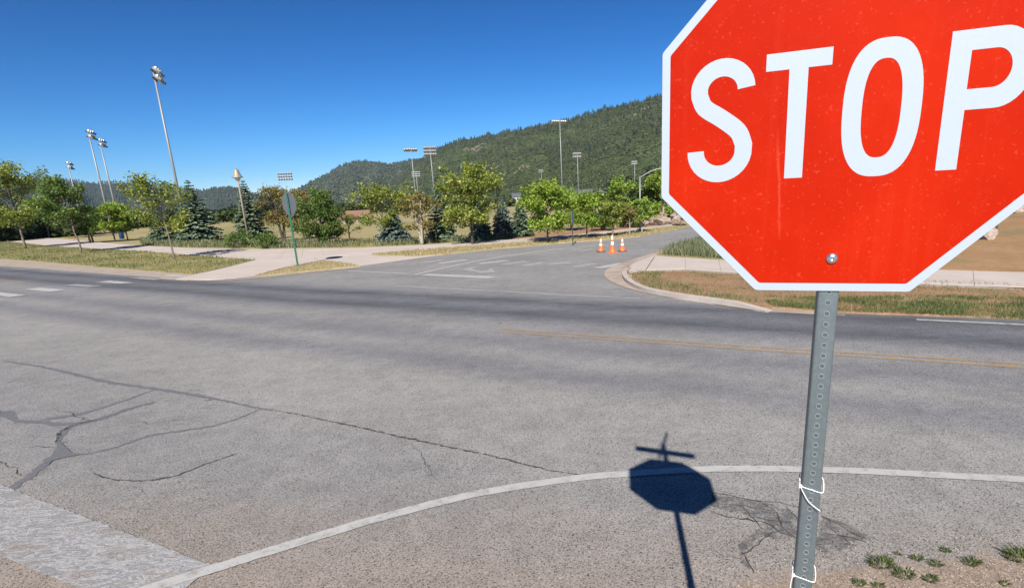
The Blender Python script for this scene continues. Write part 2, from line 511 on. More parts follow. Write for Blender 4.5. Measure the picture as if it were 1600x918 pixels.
M['leaf_bright'] = mat_leaf('bright_green_leaves', (0.111, 0.196, 0.031), (0.256, 0.351, 0.048), (0.366, 0.436, 0.073))
M['needle'] = mat_leaf('spruce_needles', (0.050, 0.076, 0.045), (0.124, 0.176, 0.109), (0.225, 0.281, 0.190), 0.12)
M['needle_blue'] = mat_leaf('blue_spruce_needles', (0.045, 0.074, 0.062), (0.119, 0.165, 0.144), (0.219, 0.271, 0.245), 0.12)
M['grass'] = mat_leaf('grass_blades', (0.100, 0.125, 0.035), (0.205, 0.190, 0.080), (0.36, 0.29, 0.145), 0.3)
M['straw_blade'] = mat_leaf('straw_blades', (0.20, 0.175, 0.080), (0.34, 0.275, 0.140), (0.50, 0.41, 0.23), 0.3)
M['grass_green'] = mat_leaf('green_grass_blades', (0.055, 0.105, 0.030), (0.115, 0.165, 0.055), (0.23, 0.235, 0.11), 0.3)
M['weed'] = mat_leaf('weed_blades', (0.035, 0.058, 0.014), (0.085, 0.120, 0.030), (0.19, 0.20, 0.075), 0.3)
M['sage'] = mat_leaf('grey_green_weeds', (0.10, 0.135, 0.070), (0.185, 0.210, 0.115), (0.30, 0.27, 0.15), 0.3)
M['rock'] = mat_ground('pink_rock', [(0.3, (0.22, 0.165, 0.13)), (0.7, (0.40, 0.33, 0.285))], 2.2, 9, 0.45, ((0.26, 0.15, 0.10), 1.0, 0.55, 0.7))
M['pebble'] = mat_leaf('pebbles', (0.16, 0.13, 0.11), (0.33, 0.28, 0.24), (0.55, 0.50, 0.46), 0.0)
M['wall_white'] = plain('pale_house_wall', (0.62, 0.60, 0.56), 0.8, 0, 0.05, 1)
M['roof_grey'] = plain('grey_shingle_roof', (0.085, 0.088, 0.10), 0.8, 0, 0.2, 2)
M['roof_red'] = plain('red_metal_roof', (0.26, 0.135, 0.105), 0.6, 0, 0.12, 1)
M['wall_tan'] = plain('tan_shed_wall', (0.33, 0.25, 0.19), 0.8, 0, 0.1, 1)
M['window'] = plain('dark_window_glass', (0.03, 0.04, 0.05), 0.15, 0, 0.1, 3, 0.5)
M['bin_blue'] = plain('blue_plastic', (0.03, 0.10, 0.30), 0.5, 0, 0.1, 5)
M['cloth_dark'] = plain('navy_clothing', (0.018, 0.022, 0.040), 0.9, 0, 0.2, 9)
M['skin'] = plain('skin', (0.42, 0.25, 0.18), 0.6, 0, 0.08, 9)
M['fence'] = plain('grey_fence_metal', (0.30, 0.33, 0.34), 0.6, 0.3, 0.1, 3)

rnd = random.Random(7)

# ------------------------------------------------------------------ ground, roads, paths
mb = MB()
NS = 48
rings = [0.0, 4, 10, 22, 45, 90, 180, 360, 720, 1500, 3300]
gv = [(rr * math.cos(2 * math.pi * k / NS), 20 + rr * math.sin(2 * math.pi * k / NS), 0.0) for rr in rings for k in range(NS)]
mb.add(gv, [(i * NS + k, (i + 1) * NS + k, (i + 1) * NS + (k + 1) % NS, i * NS + (k + 1) % NS) for i in range(len(rings) - 1) for k in range(NS)])
ground = tag(mb.build('ground', M['field']), 'dry mown grass field spreading beyond the tree row to the hills', kind='structure')

Z_ROAD = 0.02
far_left = GL([(0, 414), (100, 421.5), (200, 429.5), (272, 436), (340, 436.5), (400, 433), (480, 425), (560, 417), (600, 410.5), (645, 404), (690, 398.5), (780, 389), (870, 381), (940, 375.5), (1000, 370), (1060, 358)])
d0 = (far_left[0][0] - far_left[1][0], far_left[0][1] - far_left[1][1])
far_left = [(far_left[0][0] + d0[0] * 14, far_left[0][1] + d0[1] * 14)] + far_left
side_far = [(18, 50.5), (40, 75), (80, 110)]
side_right = [(86, 104), (45, 68), (22, 46)] + GL([(1105, 368), (1060, 384), (1022, 400), (985, 412), (963, 422), (958, 431), (975, 443), (1010, 455), (1100, 470), (1195, 481), (1300, 487), (1450, 491.5), (1600, 497)])
d1 = (side_right[-1][0] - side_right[-2][0], side_right[-1][1] - side_right[-2][1])
road_poly = far_left + side_far + side_right + [(side_right[-1][0] + d1[0] * 60, side_right[-1][1] + d1[1] * 60), (110, -60), (-200, -60)]
mb = MB(); mb.sheet(road_poly, Z_ROAD)
road = tag(mb.build('road', M['asphalt']), 'worn grey asphalt road meeting a side road at the junction', kind='structure')

# tan strip between the asphalt and the verge
mb = MB()
mb.sheet(ragged(GL([(-60, 399.5), (0, 404), (60, 408), (150, 416), (250, 424), (300, 427)]), 0.5, 0.06, rnd) + GL([(292, 440), (240, 434), (100, 423), (0, 416), (-60, 411.6)]), 0.028)
tag(mb.build('gravel_shoulder', M['shoulder']), 'tan gravel strip between the asphalt and the grass', kind='structure')

# --- markings, all real sheets a few millimetres above the road
ZM = Z_ROAD + 0.005
def marking(name, mat, pts=None, width=0.12, poly=None, z=ZM, smooth=0, jit=0.0):
    mb = MB()
    if poly is not None: mb.sheet(poly, z)
    else:
        if smooth: pts = smooth_line(pts, smooth)
        mb.strip(pts, width, z, jit, rnd)
    return mb.build(name, mat, road)

near_line = GL([(60, 990), (150, 950), (250, 915), (350, 884), (450, 853), (600, 808), (750, 771), (900, 748), (1000, 739.5), (1130, 733), (1300, 735), (1450, 742), (1600, 750), (1800, 761), (2100, 778)], Z_ROAD)
near_w = [0.115] * len(near_line)
marking('edge_line', M['white_paint'], resample(smooth_line(near_line, 8), 0.06), 0.118, z=ZM + 0.006, jit=0.07)
sb = GL([(333, 884), (0, 757), (-300, 642), (-330, 730), (0, 868), (235, 966)], Z_ROAD)
marking('stop_bar', M['stop_paint'], poly=ragged(sb + [sb[0]], 0.04, 0.007, rnd)[:-1], z=ZM + 0.002)
yl = GL([(780, 516.5), (1000, 532), (1200, 546), (1400, 558.5), (1600, 572), (1900, 592)], Z_ROAD)
for off in (-0.07, 0.13):
    marking('centre_line', M['yellow_paint'], [(p[0] + 0.457 * off, p[1] + 0.889 * off) for p in resample(yl, 0.6)], 0.085, jit=0.25)
ylf = GL([(-60, 432.8), (0, 437), (40, 441)], Z_ROAD)
marking('centre_line', M['yellow_paint'], resample(ylf, 2), 0.16, jit=0.2)
marking('edge_line', M['white_paint'], resample(GL([(1432, 499), (1600, 507), (1900, 521)], Z_ROAD), 0.4), 0.10, jit=0.3)
marking('edge_line', M['faded_paint'], resample(GL([(1200, 487.5), (1320, 492)], Z_ROAD), 0.4), 0.10, jit=0.3)
marking('edge_line', M['white_paint'], resample(GL([(-60, 410), (0, 414.5), (60, 419), (130, 424.5), (200, 430)], Z_ROAD), 1.5), 0.16, jit=0.3)
marking('edge_line', M['faded_paint'], resample(GL([(620, 446.5), (760, 454), (900, 461.5), (1000, 466.5)], Z_ROAD), 0.4), 0.13, jit=0.35)
# crosswalk bars over the main road
for q in ([(-22, 457.5), (2, 457), (41, 461.5), (14, 464.8)], [(39, 452.6), (62, 449.6), (104, 453.3), (78, 456.4)], [(98, 446), (120, 443.8), (162, 447.2), (138, 449)],
          [(150, 441), (172, 438.8), (211, 442), (188, 443.6)], [(202, 434.6), (222, 433), (260, 436.2), (238, 438)], [(250, 430.8), (268, 428.8), (300, 432), (282, 433.8)]):
    marking('crosswalk_bar', M['white_paint'] if q[0][0] not in (98, 202) else M['faded_paint'], poly=GL(q, Z_ROAD), z=ZM + 0.012)
# crosswalk bars over the side road
for a, b in (((662, 410.2), (694, 405.3)), ((686, 411.2), (728, 405.8)), ((749, 412), (792, 406.8)), ((785, 413.2), (824, 408)), ((820, 414.8), (850, 409.6)), ((857, 412.6), (890, 409.8)), ((896, 417), (932, 411.3)), ((934, 418.5), (974, 411.3))):
    marking('crosswalk_bar', M['white_paint'] if a[0] in (686, 934, 749) else M['faded_paint'], GL([a, b], Z_ROAD), 0.42)
for a, b in (((893, 390.5), (912, 388)), ((906, 392.3), (926, 389))):
    marking('crosswalk_bar', M['faded_paint'], GL([a, b], Z_ROAD), 0.35)
marking('stop_line', M['white_paint'], resample(GL([(662, 428.8), (769, 433.2)], Z_ROAD), 0.5), 0.42, jit=0.12)
marking('stop_line', M['faded_paint'], resample(GL([(545, 423), (640, 427.4)], Z_ROAD), 0.5), 0.26, jit=0.2)
marking('lane_line', M['white_paint'], GL([(648, 429), (690, 419), (730, 410.8), (760, 404.8), (810, 397), (860, 390.5), (900, 386.5), (960, 381.5)], Z_ROAD), 0.17, smooth=4)
marking('turn_arrow', M['faded_paint'], poly=GL([(722, 420.6), (748, 414.8), (737, 419.6), (751, 423.3), (762, 423), (765, 419.2), (769, 419.4), (773, 425.6), (750, 426.4), (736, 422.8), (738, 424.6)], Z_ROAD))

# --- sealed and open cracks
CRACK_N = [0]
def crack(pts, w, mat='sealant', jit=0.55):
    CRACK_N[0] += 1
    z = Z_ROAD + 0.0012 + 0.0004 * CRACK_N[0]
    pts = resample(smooth_line(GL(pts, Z_ROAD), 7), max(0.035, w * .6))
    pts = [(p[0] + rnd.uniform(-1, 1) * (0.006 + w * .08), p[1] + rnd.uniform(-1, 1) * (0.006 + w * .08)) for p in pts]
    n = len(pts)
    ws = [w * (0.45 + 0.55 * math.sin(math.pi * min(1, (i + 0.6) / n * 1.02))) for i in range(n)]
    mb = MB(); mb.strip(pts, ws, z, jit, rnd)
    return mb.build('crack_seal', M[mat], road)
crack([(8, 564), (60, 572), (120, 585), (170, 597), (235, 606), (300, 616), (400, 636), (425, 640)], 0.085)
crack([(420, 639), (480, 650), (560, 667), (650, 687), (760, 710), (850, 732), (930, 745)], 0.034, 'cracked')
crack([(242, 608), (190, 627), (130, 645), (60, 657), (25, 659)], 0.10)
crack([(243, 629), (215, 634), (170, 650), (120, 662), (60, 660), (28, 656)], 0.11)
crack([(30, 660), (12, 648), (0, 644), (-60, 650)], 0.14)
crack([(410, 638), (350, 661), (290, 672), (240, 679), (210, 688), (175, 700), (130, 709), (96, 706)], 0.055)
crack([(240, 628), (150, 655), (108, 668), (92, 692), (98, 704)], 0.055)
crack([(98, 690), (80, 712), (60, 734), (35, 752), (10, 768), (-25, 785)], 0.085, jit=0.8)
crack([(150, 655), (115, 664), (95, 676), (88, 690)], 0.05, 'cracked')
crack([(145, 738), (170, 748), (215, 751), (270, 744), (330, 722), (372, 708)], 0.022, 'cracked', 0.9)
mb = MB(); mb.sheet(GL([(88, 700), (92, 688), (98, 694), (112, 707), (128, 710), (96, 716), (82, 720), (74, 728), (80, 712)], Z_ROAD), Z_ROAD + 0.0085)
mb.build('crack_seal', M['sealant'], road)
# crazed patch by the sign's foot: a web of fine open cracks over a darker, loosened surface
def crazing(a, b, w, wander, depth=0, seed=0):
    R = random.Random(seed)
    A, B = Vector(G(*a, Z_ROAD)), Vector(G(*b, Z_ROAD))
    n = max(5, int((B - A).length / 0.045)); nn = Vector((-(B - A).y, (B - A).x)).normalized()
    pts, o_ = [], 0.0
    for i in range(n + 1):
        o_ = o_ * .8 + R.gauss(0, wander)
        p_ = A.lerp(B, i / n) + nn * o_ * max(0.0, math.sin(math.pi * i / n)) ** .5
        pts.append((p_.x, p_.y))
    CRACK_N[0] += 1
    mb = MB(); mb.strip(pts, [w * R.uniform(.4, 1.5) * (.35 + .65 * math.sin(math.pi * (i + .5) / (n + 1))) for i in range(n + 1)], Z_ROAD + 0.0012 + 0.00015 * CRACK_N[0], .5, R)
    mb.build('open_crack', M['open_crack'], road)
m = Mat('open_crack', 0.9, 0.1); m.color(m.mix(m.noise(40, 4), (0.030, 0.028, 0.028), (0.085, 0.078, 0.074))); M['open_crack'] = m.done()
m = Mat('loosened_asphalt', 0.85, 0.2)
c, h = asphalt_graph(m)
m.color(m.mix(m.maprange(m.noise(9, 7, 0.78), 0.44, 0.60, 0.72, 0.0), c, (0.075, 0.073, 0.076))); m.bump(h, 0.7, 0.008)
M['loosened'] = m.done()
for q in ([(1112, 772), (1160, 779), (1205, 786), (1240, 800), (1235, 815), (1200, 812), (1150, 800), (1110, 790)], [(1200, 806), (1246, 800), (1262, 830), (1215, 842), (1190, 838), (1165, 862), (1174, 888), (1158, 878), (1152, 850), (1180, 828)],
          [(1284, 806), (1312, 813), (1358, 838), (1346, 845), (1308, 846), (1284, 838)], [(1272, 838), (1318, 846), (1340, 852), (1300, 866), (1275, 858)]):
    P_ = GL(q, Z_ROAD); CRACK_N[0] += 1
    mb = MB(); mb.sheet(ragged(P_ + [P_[0]], 0.05, 0.014, rnd)[:-1], Z_ROAD + 0.0012 + 0.00015 * CRACK_N[0]); mb.build('loose_patch', M['loosened'], road)
for k, (a, b, w_, wd) in enumerate([((1108, 768), (1248, 792), .012, .012), ((1104, 796), (1252, 842), .016, .016), ((1150, 778), (1192, 826), .010, .012), ((1186, 783), (1236, 838), .009, .012), ((1208, 828), (1158, 866), .014, .012),
                                    ((1158, 862), (1178, 894), .012, .008), ((1120, 786), (1215, 800), .008, .010), ((1170, 806), (1250, 816), .009, .012), ((1195, 838), (1244, 826), .008, .010), ((1228, 790), (1252, 826), .008, .008),
                                    ((1284, 806), (1358, 842), .014, .010), ((1286, 832), (1352, 846), .012, .010), ((1290, 818), (1330, 850), .008, .010), ((1160, 846), (1124, 858), .006, .008), ((1166, 874), (1136, 866), .005, .008), ((1278, 850), (1340, 852), .008, .010)]):
    crazing(a, b, w_, wd, 0, 300 + k)
for k, (a, b, w_, wd) in enumerate([((0, 612), (150, 578), .008, .02), ((150, 660), (90, 640), .008, .02), ((200, 662), (320, 652), .007, .02), ((30, 700), (90, 700), .008, .02), ((40, 745), (0, 720), .008, .02), ((640, 690), (700, 760), .005, .02)]):
    crazing(a, b, w_, wd, 0, 340 + k)

# --- concrete path along the field, laid in slabs, and the apron at the corner
Z_PATH = 0.06
base_mat = plain('joint_grit', (0.25, 0.215, 0.185), 0.95, 0, 0.3, 6)
path_far = GL([(-60, 363.4), (-40, 364.5), (20, 368), (100, 373.5), (200, 382), (300, 387.5), (420, 389), (560, 387), (640, 383.5), (700, 380), (800, 374), (880, 368), (950, 361), (1050, 350)], Z_PATH)
path_near = GL([(-60, 370.6), (-40, 372), (10, 376.5), (78, 384), (170, 389), (235, 392.5), (330, 400), (402, 405), (577, 396.5), (640, 390.5), (700, 386), (800, 379), (880, 372.5), (950, 364.5), (1050, 353)], Z_PATH)
def at_len(pts, s):
    for a, b in zip(pts[:-1], pts[1:]):
        d = math.hypot(b[0] - a[0], b[1] - a[1])
        if s <= d: return (a[0] + (b[0] - a[0]) * s / d, a[1] + (b[1] - a[1]) * s / d)
        s -= d
    return pts[-1]
def plen(pts): return sum(math.hypot(b[0] - a[0], b[1] - a[1]) for a, b in zip(pts[:-1], pts[1:]))
def slab_run(parent, A, B, n, z0, z1, gap=0.005, power=1.0):
    la, lb = plen(A), plen(B)
    for i in range(n):
        t0, t1 = (i / n) ** power, ((i + 1) / n) ** power
        g = gap / la
        k = max(2, int((t1 - t0) * la / 1.5) + 1)
        ts = [t0 + g + (t1 - t0 - 2 * g) * j / (k - 1) for j in range(k)]
        poly = [at_len(A, t * la) for t in ts] + [at_len(B, t * lb) for t in reversed(ts)]
        mb = MB(); mb.prism(poly, z0, z1 + rnd.uniform(-0.003, 0.003))
        mb.build('slab', M['concrete'], parent)
mb = MB(); mb.sheet(path_far + list(reversed(path_near)), 0.030)
path = tag(mb.build('path', base_mat), 'pale concrete walking path running along the field edge', kind='structure')
i0, j0 = 6, 7
slab_run(path, path_far[:i0 + 1], path_near[:j0 + 1], 40, 0.031, Z_PATH)
slab_run(path, path_far[i0:8], path_near[j0:9], 5, 0.031, Z_PATH)
slab_run(path, path_far[7:], path_near[8:], 14, 0.031, Z_PATH)
ap = [[(402, 405.3), (490, 400.5), (497, 407.5), (455, 415), (422, 423), (398, 430.5), (330, 436), (275, 435.5), (300, 429), (350, 418)],
      [(491, 400.4), (576, 396.7), (592, 399.6), (650, 400.2), (688, 397.8), (640, 404.3), (598, 410), (562, 414.5), (545, 411), (512, 406.5), (498, 407.3)]]
for q in ap:
    mb = MB(); mb.prism(GL(q, Z_PATH), 0.029, Z_PATH - 0.004); mb.build('slab', M['concrete'], path)
mb = MB(); mb.strip(smooth_line(GL([(250, 434.5), (330, 437), (400, 433.2), (480, 425), (560, 417)], 0.04), 4), 0.42, 0.034)
tag(mb.build('gutter', M['gutter']), 'tan concrete gutter pan edging the corner apron', kind='structure')

def turf(name, label, px, mat, z=0.05, step=0.4, amp=0.06, z0=0.0):
    p = GL(px, z)
    p = ragged(p + [p[0]], step, amp, rnd)[:-1]
    mb = MB(); mb.prism(p, z0, z)
    tag(mb.build(name, mat), label, kind='structure')
    return p
verge_l = turf('verge', 'dry green and straw grass strip under the young trees between path and road',
               [(-60, 371), (-40, 372.5), (10, 377), (78, 384.5), (170, 389.6), (235, 393.2), (330, 400.8), (402, 405.6), (350, 417.6), (300, 428.5), (250, 424), (150, 416), (60, 408), (0, 404), (-60, 399.5)], M['verge'], 0.052, 0.7, 0.08)
island = turf('verge', 'small patch of dry grass and red soil around the far stop sign', [(398, 431), (424, 423.6), (456, 415.6), (498, 407.9), (512, 407), (545, 411.6), (562, 415.3), (520, 418.6), (460, 424.5)], M['straw'], 0.052, 0.3, 0.04)
strip_r = turf('verge', 'straw coloured grass strip between the path and the side road', [(579, 396.9), (640, 391), (700, 386.5), (800, 379.5), (880, 373), (950, 365), (1050, 353.6), (1062, 357), (1000, 368.8), (940, 374.2), (870, 379.6), (780, 387.5), (690, 396.8), (650, 399.6), (594, 399)], M['straw'], 0.062, 0.5, 0.05)
verge_r = turf('verge', 'patchy red soil and grass verge inside the kerb across the road',
               [(990, 424), (1010, 421.6), (1070, 420), (1120, 423.2), (1300, 434.5), (1450, 442.6), (1600, 447.6), (1900, 462), (1900, 507), (1600, 496), (1450, 490), (1300, 485.5), (1205, 479), (1100, 463.5), (1012, 449), (987, 436)], M['dirt'], 0.065, 0.25, 0.03)
turf('tall_grass_bed', 'ground beneath the tall green grass beside the side road', [(1026, 398), (1120, 404.4), (1300, 413), (1300, 395), (1150, 375), (1108, 369), (1064, 384)], M['verge'], 0.10, 0.3, 0.04)
turf('bare_lot', 'bare orange brown dirt lot behind the sidewalk', [(1302, 413.4), (1450, 420.4), (1600, 424.4), (1900, 432), (2000, 330), (1560, 300), (1300, 330), (1180, 360), (1302, 395)], M['dirt_lot'], 0.09, 1.0, 0.05)
turf('soil_bed', 'reddish soil bed under the shrubs beside the path', [(800, 373), (880, 367), (950, 360), (1050, 349.4), (1040, 345), (960, 352), (880, 360), (810, 366)], M['dirt'], 0.05, 1.0, 0.08)

# sidewalk across the road, in slabs
sw_far = GL([(1024, 399), (1120, 405.5), (1300, 414), (1450, 421), (1600, 425), (1900, 433)], 0.14)
sw_near = GL([(1010, 420.8), (1070, 419.4), (1120, 422.6), (1300, 434), (1450, 442), (1600, 447), (1900, 461)], 0.14)
mb = MB(); mb.prism(sw_far + list(reversed(sw_near)), 0.0, 0.11)
sidewalk = tag(mb.build('sidewalk', base_mat), 'pale concrete sidewalk behind the kerb across the road', kind='structure')
slab_run(sidewalk, sw_far, sw_near, 10, 0.111, 0.14)
mb = MB(); mb.prism(GL([(1023, 399.2), (1009, 420.8), (990, 424), (977, 421.5), (990, 411)], 0.1), 0.021, 0.105); mb.build('ramp_slab', M['concrete'], sidewalk)

# kerb with its gutter pan round the nose
kl = smooth_line(GL([(990, 411.5), (979, 419), (976, 426), (984, 436), (1008, 447.5), (1050, 456), (1100, 463), (1160, 471), (1205, 478)], 0.15), 5)
n = len(kl); Lk, Rk = [], []
for i, p_ in enumerate(kl):
    a, b = Vector(kl[max(i - 1, 0)]), Vector(kl[min(i + 1, n - 1)])
    t = (b - a).normalized(); nn = Vector((-t.y, t.x))
    Lk.append((p_[0] + nn.x * 0.08, p_[1] + nn.y * 0.08)); Rk.append((p_[0] - nn.x * 0.08, p_[1] - nn.y * 0.08))
mb = MB()
for i in range(n):
    hgt = 0.115 * min(1, (i + 1) / 5) * min(1, (n - i) / 7) + 0.024
    mb.v += [(*Lk[i], hgt), (*Rk[i], hgt - 0.008), (*Rk[i], 0.0), (*Lk[i], 0.0)]
for i in range(n - 1):
    for a, b in ((0, 1), (1, 2), (2, 3), (3, 0)):
        mb.f.append((i * 4 + a, (i + 1) * 4 + a, (i + 1) * 4 + b, i * 4 + b)); mb.var.append(0.5)
tag(mb.build('kerb', M['kerb']), 'weathered concrete kerb curving round the corner', kind='structure')
mb = MB(); mb.strip(smooth_line(GL([(1075, 379), (1040, 392), (1000, 405.5), (968, 417), (959, 426), (966, 436), (995, 448), (1050, 460), (1100, 467), (1200, 481.5), (1300, 488)], 0.03), 5), 0.62, 0.0335)
tag(mb.build('gutter', M['gutter']), 'tan concrete gutter pan round the kerb nose', kind='structure')

# near shoulder soil at the foot of the sign
_a, _b = Vector(G(1270, 892, Z_ROAD)), Vector(G(1640, 858, Z_ROAD))
_t = (_b - _a).normalized(); _n = Vector((_t.y, -_t.x))
m = Mat('soil_shoulder', 0.95, 0.1)
c, h = asphalt_graph(m)
k = m.math('SUBTRACT', m.dot((_n.x, _n.y, 0)), _n.dot(_a))
k = m.math('ADD', k, m.math('MULTIPLY', m.math('SUBTRACT', m.noise(7, 6, 0.75), 0.5), 0.55))
sc = m.ramp(m.noise(6, 6, 0.7), [(0.3, (0.220, 0.163, 0.122)), (0.7, (0.315, 0.248, 0.196))])
gr = m.voro(85, 'Color'); g_ = m.n.new('ShaderNodeSeparateColor'); m.l.new(gr, g_.inputs[0])
sc = m.mix(1.0, sc, m.ramp(g_.outputs[0], [(0.0, 0.55), (0.3, 0.95), (0.85, 1.1), (1.0, 1.8)]), 'MULTIPLY')
m.color(m.mix(m.maprange(k, -0.06, 0.10, 0, 0.92, True), c, sc)); m.bump(h, 0.5, 0.008)
M['soil_shoulder'] = m.done()
mb = MB(); mb.sheet(GL([(1120, 930), (1230, 868), (1300, 848), (1420, 838), (1600, 828), (2000, 830), (2300, 1300), (1130, 1500)], Z_ROAD), Z_ROAD + 0.001)
tag(mb.build('soil', M['soil_shoulder']), 'bare reddish soil on the shoulder at the foot of the stop sign', kind='structure')

# ------------------------------------------------------------------ stop sign in the foreground
YAW = -0.36046
SX, SY, SZ = 0.66094, 1.25329, 2.75541
sign = empty('stop_sign', (SX, SY, 0), YAW)
tag(sign, 'red and white octagonal stop sign on a galvanised post beside the road', 'stop sign')
# local axes: x along the plate, -y towards the camera, z up; origin at the post's foot
W2 = 0.381; AE = W2 * math.tan(math.pi / 8)
def octagon(h):
    a = h * math.tan(math.pi / 8)
    return [(h, a), (a, h), (-a, h), (-h, a), (-h, -a), (-a, -h), (a, -h), (h, -a)]
def upright(poly, y_front, thick, bevel=0.0):
    """plate cut to a polygon in x-z, its front at y_front, facing -y"""
    mb = MB(); mb.prism(poly, -thick, 0)
    mb.v = [(x, y_front - z, zz + SZ) for x, zz, z in mb.v]
    mb.f = [tuple(reversed(q)) if False else q for q in mb.f]
    return mb
def rounded(poly, r, k=4):
    out = []
    n = len(poly)
    for i in range(n):
        p0, p1, p2 = Vector(poly[i - 1]), Vector(poly[i]), Vector(poly[(i + 1) % n])
        a = p1 + (p0 - p1).normalized() * r; b = p1 + (p2 - p1).normalized() * r
        for j in range(k + 1):
            t = j / k
            q = a * (1 - t) ** 2 + p1 * 2 * t * (1 - t) + b * t * t
            out.append((q.x, q.y))
    return out
upright(rounded(octagon(W2), 0.006), -0.0000, 0.002).build('plate', M['alu'], sign)
upright(rounded(octagon(W2 - 0.0006), 0.006), -0.0022, 0.0018).build('border', M['white'], sign)
upright(rounded(octagon(W2 - 0.0185), 0.004), -0.0029, 0.0006).build('face', M['red'], sign)

def stroke_poly(center, w):
    L, R = [], []
    for i, p_ in enumerate(center):
        a, b = Vector(center[max(i - 1, 0)]), Vector(center[min(i + 1, len(center) - 1)])
        t = (b - a).normalized(); nn = Vector((-t.y, t.x))
        L.append((p_[0] + nn.x * w / 2, p_[1] + nn.y * w / 2)); R.append((p_[0] - nn.x * w / 2, p_[1] - nn.y * w / 2))
    return L + list(reversed(R))
def arc(cx, cy, rx, ry, a0, a1, n=14):
    return [(cx + rx * math.cos(math.radians(a0 + (a1 - a0) * i / n)), cy + ry * math.sin(math.radians(a0 + (a1 - a0) * i / n))) for i in range(n + 1)]
SW = 0.0365
# S: centre line from the upper terminal round both bowls to the lower terminal
s_line = arc(-0.2475, 0.0665, 0.0500, 0.0470, 2, 185, 18)[:-1] + smooth_line([(-0.2965, 0.058), (-0.284, 0.033), (-0.247, 0.0075), (-0.212, -0.021), (-0.1985, -0.050)], 5) + arc(-0.2505, -0.0620, 0.0520, 0.0490, 0, -183, 18)[1:]
upright(stroke_poly(s_line, SW), -0.0033, 0.0004).build('letter', M['white'], sign)['label'] = 'white letter S'
upright([(-0.159, 0.1285), (-0.031, 0.1285), (-0.031, 0.0945), (-0.0755, 0.0945), (-0.0735, -0.1285), (-0.110, -0.1285), (-0.1125, 0.0945), (-0.159, 0.0945)], -0.0033, 0.0004).build('letter', M['white'], sign)['label'] = 'white letter T'
def stadium(cx, hw, h, k=2.9, n=64):
    out = []
    for i in range(n):
        a = 2 * math.pi * i / n
        ca, sa = math.cos(a), math.sin(a)
        out.append((cx + hw * math.copysign(abs(ca) ** (2 / k), ca), h * math.copysign(abs(sa) ** (2 / k), sa)))
    return out
def ring_letter(outer, inner):
    mb = MB(); n = len(outer)
    y0, y1 = -0.0033, -0.0029
    for y in (y0, y1):
        mb.v += [(p_[0], y, p_[1] + SZ) for p_ in outer] + [(p_[0], y, p_[1] + SZ) for p_ in inner]
    for i in range(n):
        j = (i + 1) % n
        mb.f += [(i, i + n, j + n, j), (i, j, j + 2 * n, i + 2 * n), (i + n, i + 3 * n, j + 3 * n, j + n)]
        mb.var += [0.5] * 3
    return mb
ring_letter(stadium(0.067, 0.0715, 0.1335, 2.55), stadium(0.067, 0.0355, 0.0955, 2.55)).build('letter', M['white'], sign)['label'] = 'white letter O'
# P: stem and bowl as one outline with a bridge to the counter
bo = arc(0.2600, 0.0565, 0.0560, 0.0725, 90, -90, 20)
bi = arc(0.2520, 0.0570, 0.0280, 0.0350, 90, -90, 20)
p_out = [(0.176, 0.129)] + bo + [(0.2125, -0.016), (0.2125, -0.1285), (0.176, -0.1285)]
p_in = [(0.2115, 0.022)] + list(reversed(bi)) + [(0.2115, 0.092)]
bm = bmesh.new()
ov = [bm.verts.new((x, 0, z)) for x, z in p_out]; iv = [bm.verts.new((x, 0, z)) for x, z in p_in]
es = [bm.edges.new((ov[i], ov[(i + 1) % len(ov)])) for i in range(len(ov))] + [bm.edges.new((iv[i], iv[(i + 1) % len(iv)])) for i in range(len(iv))]
bmesh.ops.triangle_fill(bm, use_beauty=True, edges=es)
for v_ in bm.verts: v_.co = (v_.co.x, -0.0033, v_.co.z + SZ)
me = bpy.data.meshes.new('letter'); bm.to_mesh(me); bm.free()
link_mesh('letter', me, M['white'], sign)['label'] = 'white letter P'

# bolts: rounded head with a drive recess
def bolt(z):
    mb = MB()
    prof = [(0.0125, 0.0), (0.0125, 0.0018), (0.0098, 0.0042), (0.0062, 0.0060), (0.0035, 0.0066), (0.0030, 0.0050)]
    mb.lathe(prof, 20)
    mb.v = [(x, -0.0029 - zz, y + z) for x, y, zz in mb.v]
    return mb.build('bolt', M['steel'], sign, True)
bolt(SZ - 0.307); bolt(SZ + 0.307)

# square post, perforated every inch
PW = 0.0445
POST_TOP = SZ + 0.66
def rsq(h, r=0.006, k=3):
    return rounded([(h, h), (-h, h), (-h, -h), (h, -h)], r, k)
yc = 0.0022 + PW / 2
mb = MB(); mb.prism([(x, y + yc) for x, y in rsq(PW / 2)], -0.35, POST_TOP)
post = mb.build('post', M['galv'], sign)
mbr = MB()                                       # one knock-out: a raised ring round a shallow disc
N = 16
for r, y in ((0.0072, 0.0), (0.0066, -0.0012), (0.0056, -0.0012), (0.0048, -0.0003), (0.0, -0.0002)):
    mbr.v += [(r * math.cos(2 * math.pi * i / N), y, r * math.sin(2 * math.pi * i / N)) for i in range(N)]
for k in range(4):
    for i in range(N):
        j = (i + 1) % N
        mbr.f.append((k * N + i, (k + 1) * N + i, (k + 1) * N + j, k * N + j)); mbr.var.append(0.5)
hole_me = mbr.mesh('hole'); hole_me.materials.append(plain('bright_punched_rim', (0.30, 0.34, 0.35), 0.35, 0.5, 0.15, 60)); hole_me.materials.append(plain('dull_knockout', (0.085, 0.105, 0.115), 0.6, 0.4, 0.25, 60))
for i, pg in enumerate(hole_me.polygons): pg.material_index = 1 if i >= 3 * N else 0
z = SZ - 0.384
k = 0
while z > 0.03:
    o = bpy.data.objects.new('hole', hole_me); COL.objects.link(o); o.parent = post
    o.location = (rnd.uniform(-0.0006, 0.0006), yc - PW / 2 - 0.0001, z)
    o.rotation_euler = (0, rnd.uniform(0, 6.28), 0)
    o.scale = (1, 1, 1)
    z -= 0.0254; k += 1
